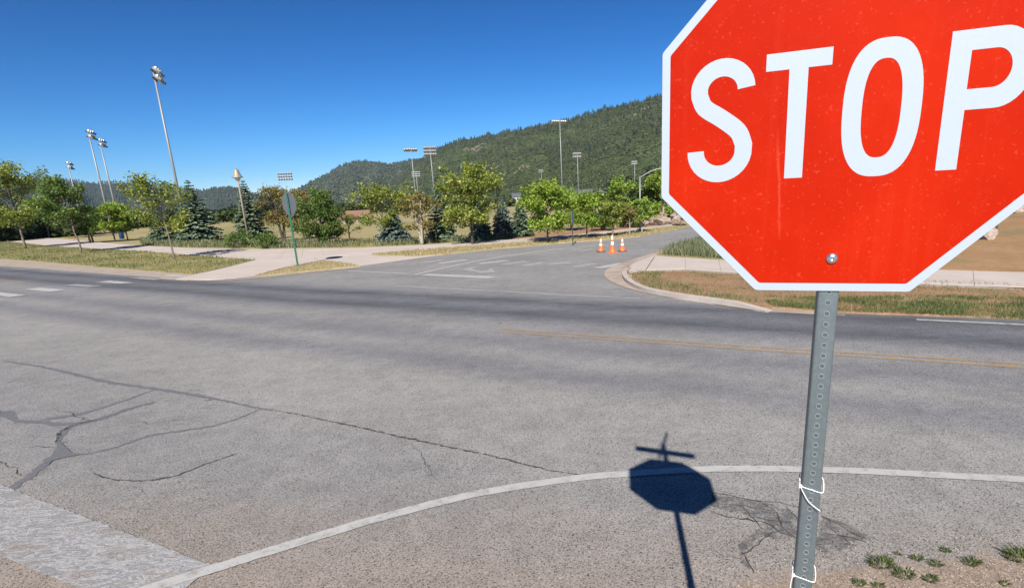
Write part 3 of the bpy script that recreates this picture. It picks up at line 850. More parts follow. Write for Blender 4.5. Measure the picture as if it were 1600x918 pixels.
# street-name blades above the plate (out of the picture, seen in the shadow)
mb = MB(); mb.box((0, yc, SZ + 0.515), (0.60, 0.004, 0.095), Matrix.Rotation(math.radians(3.5), 3, 'Y')); mb.build('street_name_blade', M['green_blade'], sign)
mb = MB(); mb.box((0, yc, SZ + 0.655), (0.004, 0.64, 0.095)); mb.build('street_name_blade', M['green_blade'], sign)

# cable ties round the post: things of their own
def cable_tie(zf, label, tail):
    o = empty('cable_tie', (SX, SY, 0), YAW)
    tag(o, label, 'cable tie', 'white cable ties round the stop sign post')
    h = PW / 2 + 0.0016
    loop = [(-h - 0.0022, yc - h * 0.2, zf + 0.008), (-h - 0.001, yc - h, zf + 0.004), (0, yc - h - 0.001, zf - 0.003), (h, yc - h, zf - 0.008), (h + 0.006, yc - 0.006, zf - 0.004), (h + 0.004, yc + h, zf + 0.010), (0, yc + h + 0.001, zf + 0.012), (-h, yc + h, zf + 0.014), (-h - 0.0022, yc, zf + 0.012), (-h - 0.0022, yc - h * 0.2, zf + 0.008)]
    mb = MB(); mb.tube(smooth_line(loop, 4), 0.0013, 6); mb.build('strap', M['tie'], o, True)
    mb = MB(); mb.box((-h - 0.002, yc - h - 0.001, zf + 0.004), (0.007, 0.006, 0.007)); mb.build('lock', M['tie'], o)
    mb = MB(); mb.tube(smooth_line(tail(h, zf), 5), 0.0011, 6); mb.build('tail', M['tie'], o, True)
cable_tie(SZ - 0.884, 'white cable tie higher on the stop sign post with its tail across the front',
          lambda h, zf: [(-h - 0.002, yc - h - 0.003, zf + 0.004), (-h + 0.006, yc - h - 0.006, zf - 0.012), (-0.004, yc - h - 0.010, zf - 0.033), (h - 0.002, yc - h - 0.014, zf - 0.052)])
cable_tie(SZ - 1.146, 'white cable tie lower on the stop sign post with its tail hanging down',
          lambda h, zf: [(-h - 0.002, yc - h - 0.003, zf + 0.004), (-h - 0.006, yc - h - 0.004, zf - 0.012), (-h - 0.007, yc - h - 0.004, zf - 0.045), (-h - 0.005, yc - h - 0.005, zf - 0.08)])

# ------------------------------------------------------------------ grass and weeds (uncountable blades)
def blades(name, label, pos, h, w, mat, seed, lean=0.5, z=0.06, per=1, spread=0.0):
    """one object of thin grass blades rooted at the given points"""
    R = np.random.default_rng(seed)
    P = np.repeat(np.asarray(pos, float), per, axis=0)
    P = P + R.normal(0, 1, P.shape) * spread
    n = len(P)
    hh = h * R.uniform(0.45, 1.25, n); ww = w * R.uniform(0.6, 1.3, n)
    a = R.uniform(0, 2 * np.pi, n); le = lean * R.uniform(0.1, 1, n) * hh; b = R.uniform(0, 2 * np.pi, n)
    zz = np.full(n, z) if np.isscalar(z) else np.repeat(z, per)
    tx, ty = np.cos(a) * ww / 2, np.sin(a) * ww / 2
    lx, ly = np.cos(b) * le, np.sin(b) * le
    V = np.zeros((n, 4, 3))
    V[:, 0] = np.stack([P[:, 0] - tx, P[:, 1] - ty, zz], 1)
    V[:, 1] = np.stack([P[:, 0] + tx, P[:, 1] + ty, zz], 1)
    V[:, 2] = np.stack([P[:, 0] + tx * .6 + lx * .4, P[:, 1] + ty * .6 + ly * .4, zz + hh * .62], 1)
    V[:, 3] = np.stack([P[:, 0] + lx, P[:, 1] + ly, zz + hh], 1)
    F = np.arange(n * 4).reshape(n, 4)
    me = np_mesh(name, V.reshape(-1, 3), F, R.uniform(0, 1, n))
    return tag(link_mesh(name, me, mat), label, kind='stuff')

def in_poly(poly, n, seed, mask=None):
    R = np.random.default_rng(seed)
    P = np.asarray(poly); lo, hi = P.min(0), P.max(0)
    out = []
    tot = 0
    while tot < n:
        q = R.uniform(lo, hi, (n * 3, 2))
        ins = np.zeros(len(q), bool)
        j = len(P) - 1
        for i in range(len(P)):
            c = ((P[i, 1] > q[:, 1]) != (P[j, 1] > q[:, 1])) & (q[:, 0] < (P[j, 0] - P[i, 0]) * (q[:, 1] - P[i, 1]) / (P[j, 1] - P[i, 1] + 1e-12) + P[i, 0])
            ins ^= c; j = i
        q = q[ins]
        if mask is not None:
            k = np.array([mask(x, y) for x, y in q]); q = q[R.uniform(0, 1, len(q)) < k]
        out.append(q); tot += len(q)
    return np.concatenate(out)[:n]
def patchy(s, lo, hi, off=0.0):
    def f(x, y):
        v = noise.noise(Vector((x * s + off, y * s, off))) * 0.5 + 0.5
        return max(0.0, min(1.0, (v - lo) / (hi - lo)))
    return f
vl_px = [(-60, 371.5), (10, 377), (78, 384.5), (170, 389.6), (235, 393.2), (330, 400.8), (402, 405.6), (350, 417.6), (300, 428.5), (250, 424), (150, 416), (60, 408), (0, 404), (-60, 399)]
blades('verge_grass', 'short dry grass blades on the strip under the young trees', in_poly(GL(vl_px, .05), 16000, 1, patchy(.4, .1, .6)), 0.12, 0.030, M['grass'], 1, z=0.05)
blades('verge_grass', 'short green grass blades on the strip under the young trees', in_poly(GL(vl_px, .05), 7000, 2, patchy(.35, .45, .75, 5)), 0.13, 0.030, M['grass_green'], 2, z=0.05)
blades('verge_grass', 'short straw grass around the far stop sign', in_poly(island, 2500, 3), 0.07, 0.016, M['straw_blade'], 3, z=0.05)
blades('verge_grass', 'dry straw grass between the path and the side road', in_poly(strip_r, 7000, 4), 0.11, 0.026, M['straw_blade'], 4, z=0.06)
vr = GL([(990, 424), (1010, 421.6), (1070, 420), (1120, 423.2), (1300, 434.5), (1450, 442.6), (1620, 448.6), (1660, 496), (1600, 493.5), (1450, 487.5), (1300, 483), (1205, 477), (1100, 463.5), (1012, 449), (987, 436)], .065)
blades('verge_grass', 'patchy green grass on the red soil verge across the road', in_poly(vr, 2600, 5, patchy(1.1, .55, .75)), 0.06, 0.010, M['grass_green'], 5, z=0.06)
vr2 = GL([(1180, 462), (1300, 466), (1450, 462), (1620, 466), (1660, 500), (1600, 496.5), (1450, 490.5), (1300, 485.5), (1210, 479)], .065)
blades('verge_grass', 'green roadside grass along the edge of the main road', in_poly(vr2, 9000, 6, patchy(1.3, .38, .62, 3)), 0.075, 0.009, M['grass_green'], 6, z=0.06)
blades('verge_grass', 'straw coloured roadside grass along the edge of the main road', in_poly(vr2, 9000, 61, patchy(.9, .25, .55, 9)), 0.065, 0.009, M['grass'], 61, z=0.06)
vr3 = GL([(1300, 434), (1450, 442), (1620, 448), (1620, 452), (1450, 447), (1300, 438)], .065)
blades('verge_grass', 'green weeds along the sidewalk edge', in_poly(vr3, 1500, 66), 0.10, 0.014, M['grass_green'], 66, z=0.06)
blades('verge_grass', 'dry stubble on the red soil verge', in_poly(vr, 6000, 7), 0.06, 0.010, M['grass'], 7, z=0.06)
blades('verge_grass', 'grass fringe along the kerb at the corner', in_poly(GL([(986, 432), (992, 424), (1040, 424), (1030, 434), (1090, 452), (1205, 475), (1100, 463), (1012, 449)], .065), 1300, 8), 0.09, 0.011, M['grass_green'], 8, z=0.06)
blades('tall_grass', 'tall green grass beside the side road behind the sidewalk', in_poly(GL([(1028, 397.5), (1120, 403.5), (1240, 409), (1240, 388), (1150, 376), (1112, 371), (1066, 384)], .1), 9000, 9), 0.34, 0.020, M['sage'], 9, 0.45, z=0.09)
wl_px = [(220, 384), (300, 386.5), (420, 388), (560, 386), (640, 382.5), (700, 379), (800, 373), (795, 369.5), (700, 374), (600, 377.5), (480, 379), (380, 379), (300, 377), (220, 374)]
blades('weeds', 'grey green weeds along the far edge of the path', in_poly(GL(wl_px), 9000, 10, patchy(.3, .3, .6)), 0.36, 0.045, M['sage'], 10, z=0.0)
blades('weeds', 'dry tufts along the far edge of the path', in_poly(GL(wl_px), 5000, 11), 0.25, 0.035, M['grass'], 11, z=0.0)

# ------------------------------------------------------------------ weeds and pebbles on the near shoulder
def grass_tuft(px, py, r, n, h, label, seed, stems=()):
    g = G(px, py, Z_ROAD)
    o = empty('grass_tuft', (g[0], g[1], Z_ROAD + 0.004))
    tag(o, label, 'weed', 'green weeds on the near road shoulder')
    R = random.Random(seed)
    mb = MB()
    for _ in range(n):
        a = R.uniform(0, 6.283); d = r * math.sqrt(R.random()) * 0.85
        x, y = d * math.cos(a) * 1.2, d * math.sin(a) * 0.8
        b = a + R.uniform(-1.1, 1.1); L = h * R.uniform(0.5, 1.2); w = R.uniform(0.0022, 0.0042)
        rise = R.uniform(0.35, 0.95)
        tx, ty = -math.sin(b) * w, math.cos(b) * w
        p1 = (x + math.cos(b) * L * .45, y + math.sin(b) * L * .45, L * rise * .62)
        p2 = (x + math.cos(b) * L * .95, y + math.sin(b) * L * .95, L * rise * .70)
        mb.add([(x - tx * .6, y - ty * .6, 0), (x + tx * .6, y + ty * .6, 0), (p1[0] + tx, p1[1] + ty, p1[2]), (p1[0] - tx, p1[1] - ty, p1[2]), p2], [(0, 1, 2, 3), (3, 2, 4)], R.random())
    mb.build('leaf_blades', M['weed'], o)
    for (dx, dy, dz, c0) in stems:
        mb = MB(); mb.tube(smooth_line([(0, 0, 0), (dx * .45, dy * .4, dz * .6), (dx, dy, dz)], 5), 0.0011, 5); mb.build('dry_stem', M['bark_pale'], o)
grass_tuft(1377, 882, .075, 130, .050, 'largest green weed clump on the soil beside the post', 1)
grass_tuft(1412, 899, .060, 90, .045, 'green weed clump almost touching the largest clump', 2)
grass_tuft(1432, 874, .032, 45, .040, 'small weed sprig between two larger clumps', 3)
grass_tuft(1462, 882, .040, 55, .036, 'thin scattered weed clump on grey gravel', 4)
grass_tuft(1518, 880, .050, 85, .042, 'low green weed clump beside a dry twig', 5)
grass_tuft(1478, 861, .026, 45, .032, 'tiny weed tuft at the asphalt edge', 6)
grass_tuft(1594, 872, .085, 190, .075, 'tallest grass clump with two dry stems on the soil shoulder', 7, ((-0.09, 0.20, 0.10, 0), (-0.16, 0.13, 0.06, 0)))
grass_tuft(1342, 912, .035, 40, .032, 'small weed sprig close to the post foot', 8)
grass_tuft(1372, 916, .030, 36, .030, 'low weed sprig on red soil before the largest clump', 9)
grass_tuft(1455, 906, .045, 60, .040, 'loose weed clump on gravel near the thin scattered clump', 10)
grass_tuft(1404, 866, .018, 20, .026, 'tiny dark weed sprout behind the largest clump', 11)
grass_tuft(1570, 913, .030, 34, .030, 'small weed sprig below the tall grass clump', 12)
R = np.random.default_rng(5)
pp = in_poly(GL([(1120, 930), (1240, 860), (1400, 842), (1700, 830), (1750, 960), (1100, 980)], Z_ROAD), 2600, 12)
ico = np.array([(1, 0, 0), (-1, 0, 0), (0, 1, 0), (0, -1, 0), (0, 0, 1), (0, 0, -1)], float)
ifc = np.array([(0, 2, 4), (2, 1, 4), (1, 3, 4), (3, 0, 4), (2, 0, 5), (1, 2, 5), (3, 1, 5), (0, 3, 5)])
def octa_field(P, S, jit, seed):
    R = np.random.default_rng(seed)
    n = len(P)
    V = ico[None] * S[:, None, :] * R.uniform(1 - jit, 1 + jit, (n, 6, 1)) + R.normal(0, 1, (n, 6, 3)) * S[:, None, :] * jit * .3 + P[:, None, :]
    F = (ifc[None] + (np.arange(n) * 6)[:, None, None]).reshape(-1, 3)
    return V.reshape(-1, 3), F
S = R.uniform(.0018, .0055, (len(pp), 1)) ** 1.0 * np.array([[1.2, 1.0, .7]])
V, F = octa_field(np.c_[pp, np.full(len(pp), Z_ROAD + .008)], S, .3, 6)
tag(link_mesh('pebbles', np_mesh('pebbles', V, F, np.repeat(R.uniform(0, 1, len(pp)), 8)), M['pebble']), 'fine gravel scattered on the soil shoulder', kind='stuff')

# ------------------------------------------------------------------ trees
def leaf_quads(C, size, R, flat=0.35):
    n = len(C)
    nrm = R.normal(0, 1, (n, 3)); nrm[:, 2] = np.abs(nrm[:, 2]) + flat
    nrm /= np.linalg.norm(nrm, axis=1)[:, None]
    a = np.cross(nrm, R.normal(0, 1, (n, 3))); a /= np.linalg.norm(a, axis=1)[:, None] + 1e-9
    b = np.cross(nrm, a)
    s = size * R.uniform(.6, 1.35, n)[:, None]
    V = np.stack([C + a * s * .62, C + b * s * .36, C - a * s * .62, C - b * s * .36], 1)
    return V.reshape(-1, 3), np.arange(n * 4).reshape(n, 4)

def tree(name, label, px, py, height, cw, clear=0.3, mat='leaf_green', bark='bark', leaves=2400, leaf=0.13, seed=0, trunk=0.055, off=(0, 0), nclus=30, sparse=1.0, stems=1, group='trees along the path', shape=1.0, pos=None, z=0.04):
    g = pos or G(px, py, z)
    o = empty(name, (g[0], g[1], z))
    tag(o, label, 'tree', group)
    Rr = np.random.default_rng(seed + 100); R = random.Random(seed)
    zc0 = height * clear; ch = height - zc0
    # boughs leave the stem at their own heights and carry leaf clusters along their outer part
    mb = MB()
    stems_ = []
    for k_ in range(stems):
        sa = k_ * 6.283 / max(1, stems) + seed
        sp = 0.0 if stems == 1 else cw * 0.17
        pth = [(0, 0, -0.05)]
        nseg = 6
        for k in range(1, nseg + 1):
            t = k / nseg
            pth.append((math.cos(sa) * sp * t ** .8 + R.uniform(-.006, .006) * height + off[0] * t * t * .5, math.sin(sa) * sp * t ** .8 + R.uniform(-.006, .006) * height + off[1] * t * t * .5, height * 0.82 * t))
        mb.tube(smooth_line(pth, 3), list(np.linspace(trunk, trunk * 0.2, nseg * 3 + 1)), 7)
        stems_.append(pth)
    nb = max(9, int(nclus * .52))
    cl = []
    for i in range(nb):
        f = (i + R.uniform(.1, .9)) / nb                 # from the lowest bough to the leader
        pth = stems_[i % stems]
        z0 = zc0 * .80 + (height * .74 - zc0 * .80) * f ** 1.1
        q = min(.999, max(0, z0) / (height * .82)) * (len(pth) - 1); k = int(q)
        b0 = Vector(pth[k]).lerp(Vector(pth[k + 1]), q - k)
        a = i * 2.39996 + seed + R.uniform(-.5, .5)
        reach = cw / 2 * (.62 + .55 * math.sin(math.pi * (f * .80 + .14))) * R.uniform(.62, 1.12) * (shape * .75 + .25)
        if f > .80: reach *= .45
        z1 = min(height * R.uniform(.93, 1.0), z0 + (height - z0) * R.uniform(.30, .62) + .10 * height)
        if f > .88: z1 = height * R.uniform(.93, 1.0)
        if f < .30: z1 = z0 + (height - zc0) * R.uniform(.08, .30)
        e = Vector((b0.x + math.cos(a) * reach + off[0] * f * .6, b0.y + math.sin(a) * reach + off[1] * f * .6, z1))
        md = b0.lerp(e, .55) + Vector((0, 0, .05 * (e - b0).length))
        ln = smooth_line([b0, md, e], 4)
        mb.tube(ln, list(np.linspace(trunk * .40, trunk * .07, len(ln))), 5, False)
        nc = 3 if reach < cw * .2 else 4
        for c_ in range(nc):
            u_ = .34 + .66 * (c_ + R.uniform(.3, 1.0)) / nc
            p_ = Vector(ln[min(len(ln) - 1, int(u_ * (len(ln) - 1)))])
            cl.append(p_ + Vector((R.gauss(0, 1), R.gauss(0, 1), R.gauss(.3, .8))) * cw * .045)
    nclus = len(cl)
    tr = mb.build('trunk', M[bark], o, True)
    # leaves gathered round the limb ends
    per = int(leaves * 1.12 * sparse / nclus)
    pts, va = [], []
    for c in cl:
        k = max(10, int(per * R.uniform(.55, 1.5)))
        sg = cw * R.uniform(.044, .080)
        q = Rr.normal(0, 1, (k, 3)) * np.array([sg, sg, sg * .68])
        pts.append(q + np.array(c)); va.append(np.clip(Rr.normal(R.uniform(.3, .7), .2, k), 0, 1))
        for _ in range(2):                        # a side twig with its own few leaves
            d = Vector((R.uniform(-1, 1), R.uniform(-1, 1), R.uniform(-.3, 1))).normalized() * sg * R.uniform(1.4, 2.6)
            k2 = max(4, k // 7)
            q = Rr.normal(0, 1, (k2, 3)) * sg * .4
            pts.append(q + np.array(c + d)); va.append(np.clip(Rr.normal(.6, .2, k2), 0, 1))
    P = np.concatenate(pts); va = np.concatenate(va)
    keep = P[:, 2] > zc0 * .62
    V, F = leaf_quads(P[keep], leaf, Rr)
    link_mesh('crown', np_mesh('crown', V, F, va[keep]), M[mat], o)
    return o

def spruce(label, px, py, height, width, mat='needle', seed=0, group='spruces along the path', pos=None, dens=1.0):
    g = pos or G(px, py)
    o = empty('spruce_tree', (g[0], g[1], 0))
    tag(o, label, 'spruce', group)
    R = random.Random(seed); Rr = np.random.default_rng(seed)
    mb = MB(); mb.tube([(0, 0, -.05), (0, 0, height * .5), (0, 0, height * .97)], [height * .022, height * .014, .01], 7); mb.build('trunk', M['bark_dark'], o, True)
    C, D, Lh, Wd, va = [], [], [], [], []
    z = height * .03
    while z < height * .985:
        t = z / height
        Lb = width / 2 * (1 - t) ** .82 * 1.05 + .05
        nb = max(6, int((14 - 6 * t) * dens))
        a0 = R.uniform(0, 6.28)
        for k in range(nb):
            a = a0 + k * 6.283 / nb + R.uniform(-.3, .3)
            L = Lb * R.uniform(.70, 1.12)
            n = max(3, int(L / .085))
            droop = R.uniform(.10, .34) * (1 - .6 * t)
            v0 = R.uniform(.15, .7)
            for j in range(n):
                s = (j + .6) / n
                r = L * s
                zz = z + L * (.10 * s - droop * s * s) + .05 * L * s ** 3
                for side in (-1, 1):
                    aa = a + side * R.uniform(.55, 1.0)
                    ln = max(.07, L * .34 * (1.08 - s) + .06) * R.uniform(.7, 1.2)
                    cx_, cy_ = r * math.cos(a) + math.cos(aa) * ln * .45, r * math.sin(a) + math.sin(aa) * ln * .45
                    C.append((cx_, cy_, zz + R.uniform(-.03, .02)))
                    D.append((math.cos(aa), math.sin(aa), R.uniform(-.55, .05))); Lh.append(ln); Wd.append(R.uniform(.065, .110) * (1 + height * .05))
                    va.append(min(1, max(0, v0 + R.uniform(-.2, .2) + .32 * s)))
        z += height * R.uniform(.030, .048)
    C = np.array(C); D = np.array(D); D /= np.linalg.norm(D, axis=1)[:, None]
    side = np.cross(D, np.array([0, 0, 1.0]) + Rr.normal(0, .55, D.shape)); side /= np.linalg.norm(side, axis=1)[:, None]
    Lh = np.array(Lh)[:, None]; Wd = np.array(Wd)[:, None]
    V = np.stack([C - D * Lh * .55, C + side * Wd, C + D * Lh * .55, C - side * Wd], 1).reshape(-1, 3)
    link_mesh('needles', np_mesh('needles', V, np.arange(len(V)).reshape(-1, 4), va), M[mat], o)
    return o

tree('street_tree', 'young tree with dark grey trunk on the verge farthest from the corner', 40, 388, 8.0, 4.9, .30, 'leaf_yellow', 'bark', 5880, 0.178, 1, .12, nclus=44, group='young trees on the verge by the main road')
tree('street_tree', 'middle young tree on the verge with a leaning thin trunk', 127, 395, 5.9, 3.6, .34, 'leaf_dark', 'bark', 4760, 0.148, 2, .075, (-1.2, 0), 36, group='young trees on the verge by the main road')
tree('street_tree', 'lopsided young tree on the verge nearest the corner with long leafy boughs', 273, 405, 4.9, 3.0, .34, 'leaf_yellow', 'bark', 2912, 0.120, 3, .055, (-1.0, .2), 34, group='young trees on the verge by the main road')
tree('street_tree', 'young tree with yellow green leaves at the far end of the path', 4, 371, 5.6, 4.6, .25, 'leaf_yellow', 'bark_pale', 3639, 0.222, 4, .14, nclus=34, group='trees beyond the path')
tree('park_tree', 'thin pale trunked tree beside the person on the path', 77, 371, 6.2, 4.4, .35, 'leaf_green', 'bark_pale', 3639, 0.207, 5, .12, nclus=30, group='trees beyond the path')
tree('park_tree', 'pale trunked tree behind the middle young tree', 87, 366, 6.0, 4.4, .33, 'leaf_dark', 'bark_pale', 3639, 0.237, 6, .13, nclus=30, group='trees beyond the path')
tree('park_tree', 'dense dark green park tree beside the far street lamp', 146, 379, 3.9, 2.8, .22, 'leaf_dark', 'bark_dark', 5040, 0.178, 7, .10, nclus=36, group='trees beyond the path')
tree('park_tree', 'bright green low park tree near the blue bin', 180, 377, 4.2, 3.0, .24, 'leaf_bright', 'bark_dark', 4480, 0.163, 8, .09, (.6, 0), 34, group='trees beyond the path')
tree('park_tree', 'small bright green tree next to the blue bin', 200, 374.5, 3.4, 2.4, .26, 'leaf_bright', 'bark_dark', 3080, 0.148, 9, .07, nclus=26, group='trees beyond the path')
spruce('short spruce half hidden behind the lopsided young tree', 258, 378, 3.1, 3.0, 'needle', 11)
spruce('broad dark spruce between lopsided tree and street lamp', 312, 378, 5.6, 4.4, 'needle', 12)
spruce('tall dark spruce just behind the near street lamp', 396, 377.5, 5.2, 3.4, 'needle', 13)
tree('forked_tree', 'olive leaved tree with a dark forked trunk behind the far stop sign', 444, 377, 4.5, 3.3, .30, 'leaf_olive', 'bark_dark', 2912, 0.129, 14, .10, nclus=30, stems=4)
tree('bushy_tree', 'rounded dark green bushy tree between the forked tree and small sparse tree', 505, 382, 3.6, 3.2, .02, 'leaf_dark', 'bark_dark', 9000, 0.120, 15, .09, nclus=46, shape=.8)
tree('bushy_tree', 'yellow olive tree crowded against the dark bushy tree', 476, 378, 4.1, 2.2, .16, 'leaf_olive', 'bark_dark', 2688, 0.129, 16, .07, nclus=28)
tree('small_tree', 'small sparse tree with thin dark trunk in the field edge', 547, 379, 2.1, 1.9, .36, 'leaf_yellow', 'bark_dark', 694, 0.095, 17, .06, nclus=22)
spruce('low blue spruce behind a pale trunk', 616, 379.5, 2.2, 2.7, 'needle_blue', 18, dens=1.2)
tree('ash_tree', 'yellow green tree rising over the low blue spruce', 602, 379.5, 3.85, 3.4, .30, 'leaf_yellow', 'bark', 3024, 0.129, 19, .075, nclus=34)
tree('ash_tree', 'thin olive tree between two spruces', 660, 381, 3.3, 2.1, .30, 'leaf_olive', 'bark_pale', 1904, 0.120, 20, .09, nclus=28, stems=3)
spruce('tall spruce with bare gaps beside the spreading tree', 692, 376.5, 4.5, 2.3, 'needle', 21)
tree('ash_tree', 'widest spreading yellow green tree on the straw strip', 738, 381.5, 4.55, 3.4, .27, 'leaf_yellow', 'bark_dark', 6500, 0.129, 22, .085, (.5, 0), 48)
spruce('spruce directly behind the widest spreading tree', 752, 373.5, 2.6, 1.8, 'needle_blue', 23)
spruce('blue spruce standing clear beside the widest spreading tree', 787, 372, 2.8, 1.8, 'needle_blue', 24, dens=1.2)
spruce('blue spruce with its edge behind the bright green tree', 815, 370.5, 2.5, 1.8, 'needle', 25, dens=1.2)
tree('maple_tree', 'largest dense bright green tree beside the narrow road sign', 856, 378.5, 3.35, 2.9, .16, 'leaf_bright', 'bark', 6500, 0.120, 126, .06, nclus=44, group='bright green trees by the side road')
tree('maple_tree', 'smaller bright green tree between narrow sign and traffic cones', 917, 373, 2.7, 2.4, .30, 'leaf_bright', 'bark', 3584, 0.120, 27, .055, nclus=36, group='bright green trees by the side road')
tree('maple_tree', 'yellow green tree behind the traffic cones', 958, 370, 2.05, 1.55, .36, 'leaf_yellow', 'bark', 2240, 0.112, 28, .05, nclus=28, group='bright green trees by the side road')
tree('maple_tree', 'brownish young tree beside the tall street light', 984, 366.5, 1.75, 1.1, .40, 'leaf_olive', 'bark_pale', 1008, 0.103, 29, .04, nclus=20, group='bright green trees by the side road')
tree('maple_tree', 'slim green young tree at the foot of the street light', 1003, 364, 2.2, 1.4, .33, 'leaf_green', 'bark_pale', 1792, 0.112, 30, .045, nclus=24, group='bright green trees by the side road')
tree('maple_tree', 'small verge tree partly hidden by the stop sign edge', 1064, 352, 2.2, 1.4, .40, 'leaf_green', 'bark', 1680, 0.120, 31, .05, nclus=24, group='bright green trees by the side road')
tree('aspen_tree', 'tall pale green aspen behind the traffic cones', 970, 349, 3.8, 2.3, .16, 'leaf_green', 'bark_pale', 4480, 0.141, 32, .10, nclus=36, group='taller trees behind the path')
tree('aspen_tree', 'dense green aspen behind the street light', 1012, 347, 3.5, 2.6, .10, 'leaf_dark', 'bark_pale', 4760, 0.148, 33, .10, nclus=38, group='taller trees behind the path')
tree('aspen_tree', 'tall light green aspen at the stop sign edge', 1036, 347, 4.4, 2.6, .14, 'leaf_green', 'bark_pale', 4760, 0.148, 34, .10, nclus=36, group='taller trees behind the path')
tree('aspen_tree', 'green tree hidden mostly behind the stop sign', 1085, 343, 4.0, 3.0, .10, 'leaf_dark', 'bark_pale', 3639, 0.163, 35, .10, nclus=30, group='taller trees behind the path')
tree('aspen_tree', 'yellow green tree behind the two bright green trees', 893, 360, 2.9, 2.5, .12, 'leaf_green', 'bark', 3639, 0.133, 36, .08, nclus=30, group='taller trees behind the path')
tree('shrub', 'dark low shrub under the bright green trees', 940, 360, 1.3, 2.0, .05, 'leaf_dark', 'bark_dark', 1680, 0.120, 37, .05, nclus=22, group='taller trees behind the path')
tree('shrub', 'low dark shrub beside the boulders', 988, 355, 1.0, 2.0, .05, 'leaf_dark', 'bark_dark', 1680, 0.138, 38, .05, nclus=22, group='taller trees behind the path')
tree('shrub', 'grey green shrub spreading at the foot of the near street lamp', 374, 386, .95, 2.4, .02, 'leaf_dark', 'bark_dark', 1456, 0.095, 39, .02, nclus=20, group='low shrubs at the path edge')
tree('shrub', 'low shrub between the near street lamp and the forked tree', 420, 386.5, .85, 2.2, .02, 'leaf_dark', 'bark_dark', 1232, 0.095, 40, .02, nclus=18, group='low shrubs at the path edge')

# ------------------------------------------------------------------ street furniture
def back_stop_sign(px, py, rz):
    g = G(px, py, .07)
    o = empty('stop_sign', (g[0], g[1], .07), rz)
    tag(o, 'grey back of an octagonal stop sign on a green post at the far corner', 'stop sign')
    H = 3.28
    h = .50
    mb = MB(); mb.prism(octagon(h), -.002, .002)
    mb.v = [(x, -.035 - z_, y + H - h - .02) for x, y, z_ in mb.v]
    mb.build('plate', M['alu'], o)
    mb = MB()                                     # U-channel post: web and two flanges
    mb.box((0, 0, (H - .05) / 2 - .1), (.055, .006, H + .15)); mb.box((-.030, .014, (H - .05) / 2 - .1), (.006, .034, H + .15)); mb.box((.030, .014, (H - .05) / 2 - .1), (.006, .034, H + .15))
    mb.box((-.044, .033, (H - .05) / 2 - .1), (.030, .005, H + .15)); mb.box((.044, .033, (H - .05) / 2 - .1), (.030, .005, H + .15))
    mb.build('post', M['green_post'], o)
    for zz in (H - h - .32, H - h + .28):
        mb = MB(); mb.lathe([(.018, 0), (.018, .008), (.010, .014)], 10); mb.v = [(x, -.003 - z_, y + zz) for x, y, z_ in mb.v]; mb.build('bolt', M['steel'], o)
back_stop_sign(466, 414.6, math.radians(147))
# narrow sign, nearly edge-on
g = G(895, 382, .06)
o = empty('road_sign', (g[0], g[1], .06), math.radians(76))
tag(o, 'narrow road sign seen nearly edge on, on a dark post at the verge', 'road sign')
mb = MB(); mb.box((0, 0, .80), (.045, .045, 1.9)); mb.build('post', M['dark_post'], o)
mb = MB(); mb.prism(rounded([(.30, .30), (-.30, .30), (-.30, -.30), (.30, -.30)], .04), -.003, .003)
mb.v = [(x, -.030 - z_, y * 1.1 + 1.40) for x, y, z_ in mb.v]; mb.build('plate', M['blue_sign'], o)

def cone(px, py, h, label, rz):
    g = G(px, py, Z_ROAD)
    o = empty('traffic_cone', (g[0], g[1], Z_ROAD + .001), rz)
    tag(o, label, 'traffic cone', 'traffic cones on the side road')
    b = .175 if h < .7 else .16
    mb = MB(); mb.prism(rounded([(b, b), (-b, b), (-b, -b), (b, -b)], .05), 0, .032); mb.build('base', M['rubber'] if h < .7 else M['orange'], o)
    def rad(z_): return .118 - (.118 - .026) * z_ / h
    zs = [.032, .46 * h, .68 * h, .76 * h, .90 * h, h]
    mb = MB(); mb.lathe([(rad(0) + .014, .030), (rad(.03), .05)] + [(rad(h * t), h * t) for t in (.3, .6, .85, .985)] + [(rad(h) * .7, h)], 20); mb.build('body', M['orange'], o, True)
    for a, c in ((.44, .62), (.72, .93)):
        mb = MB(); mb.lathe([(rad(h * a) + .002, h * a), (rad(h * a) + .004, h * a + .004), (rad(h * c) + .004, h * c - .004), (rad(h * c) + .002, h * c)], 20); mb.build('collar', M['cone_white'], o, True)
cone(939, 393.2, .62, 'short orange traffic cone at the row end towards the narrow sign', .3)
cone(957, 395.2, .82, 'tallest orange traffic cone in the middle of the row', .7)
cone(972.5, 392.6, .60, 'short orange traffic cone at the row end towards the tall grass', .1)
bpy.context.view_layer.update()

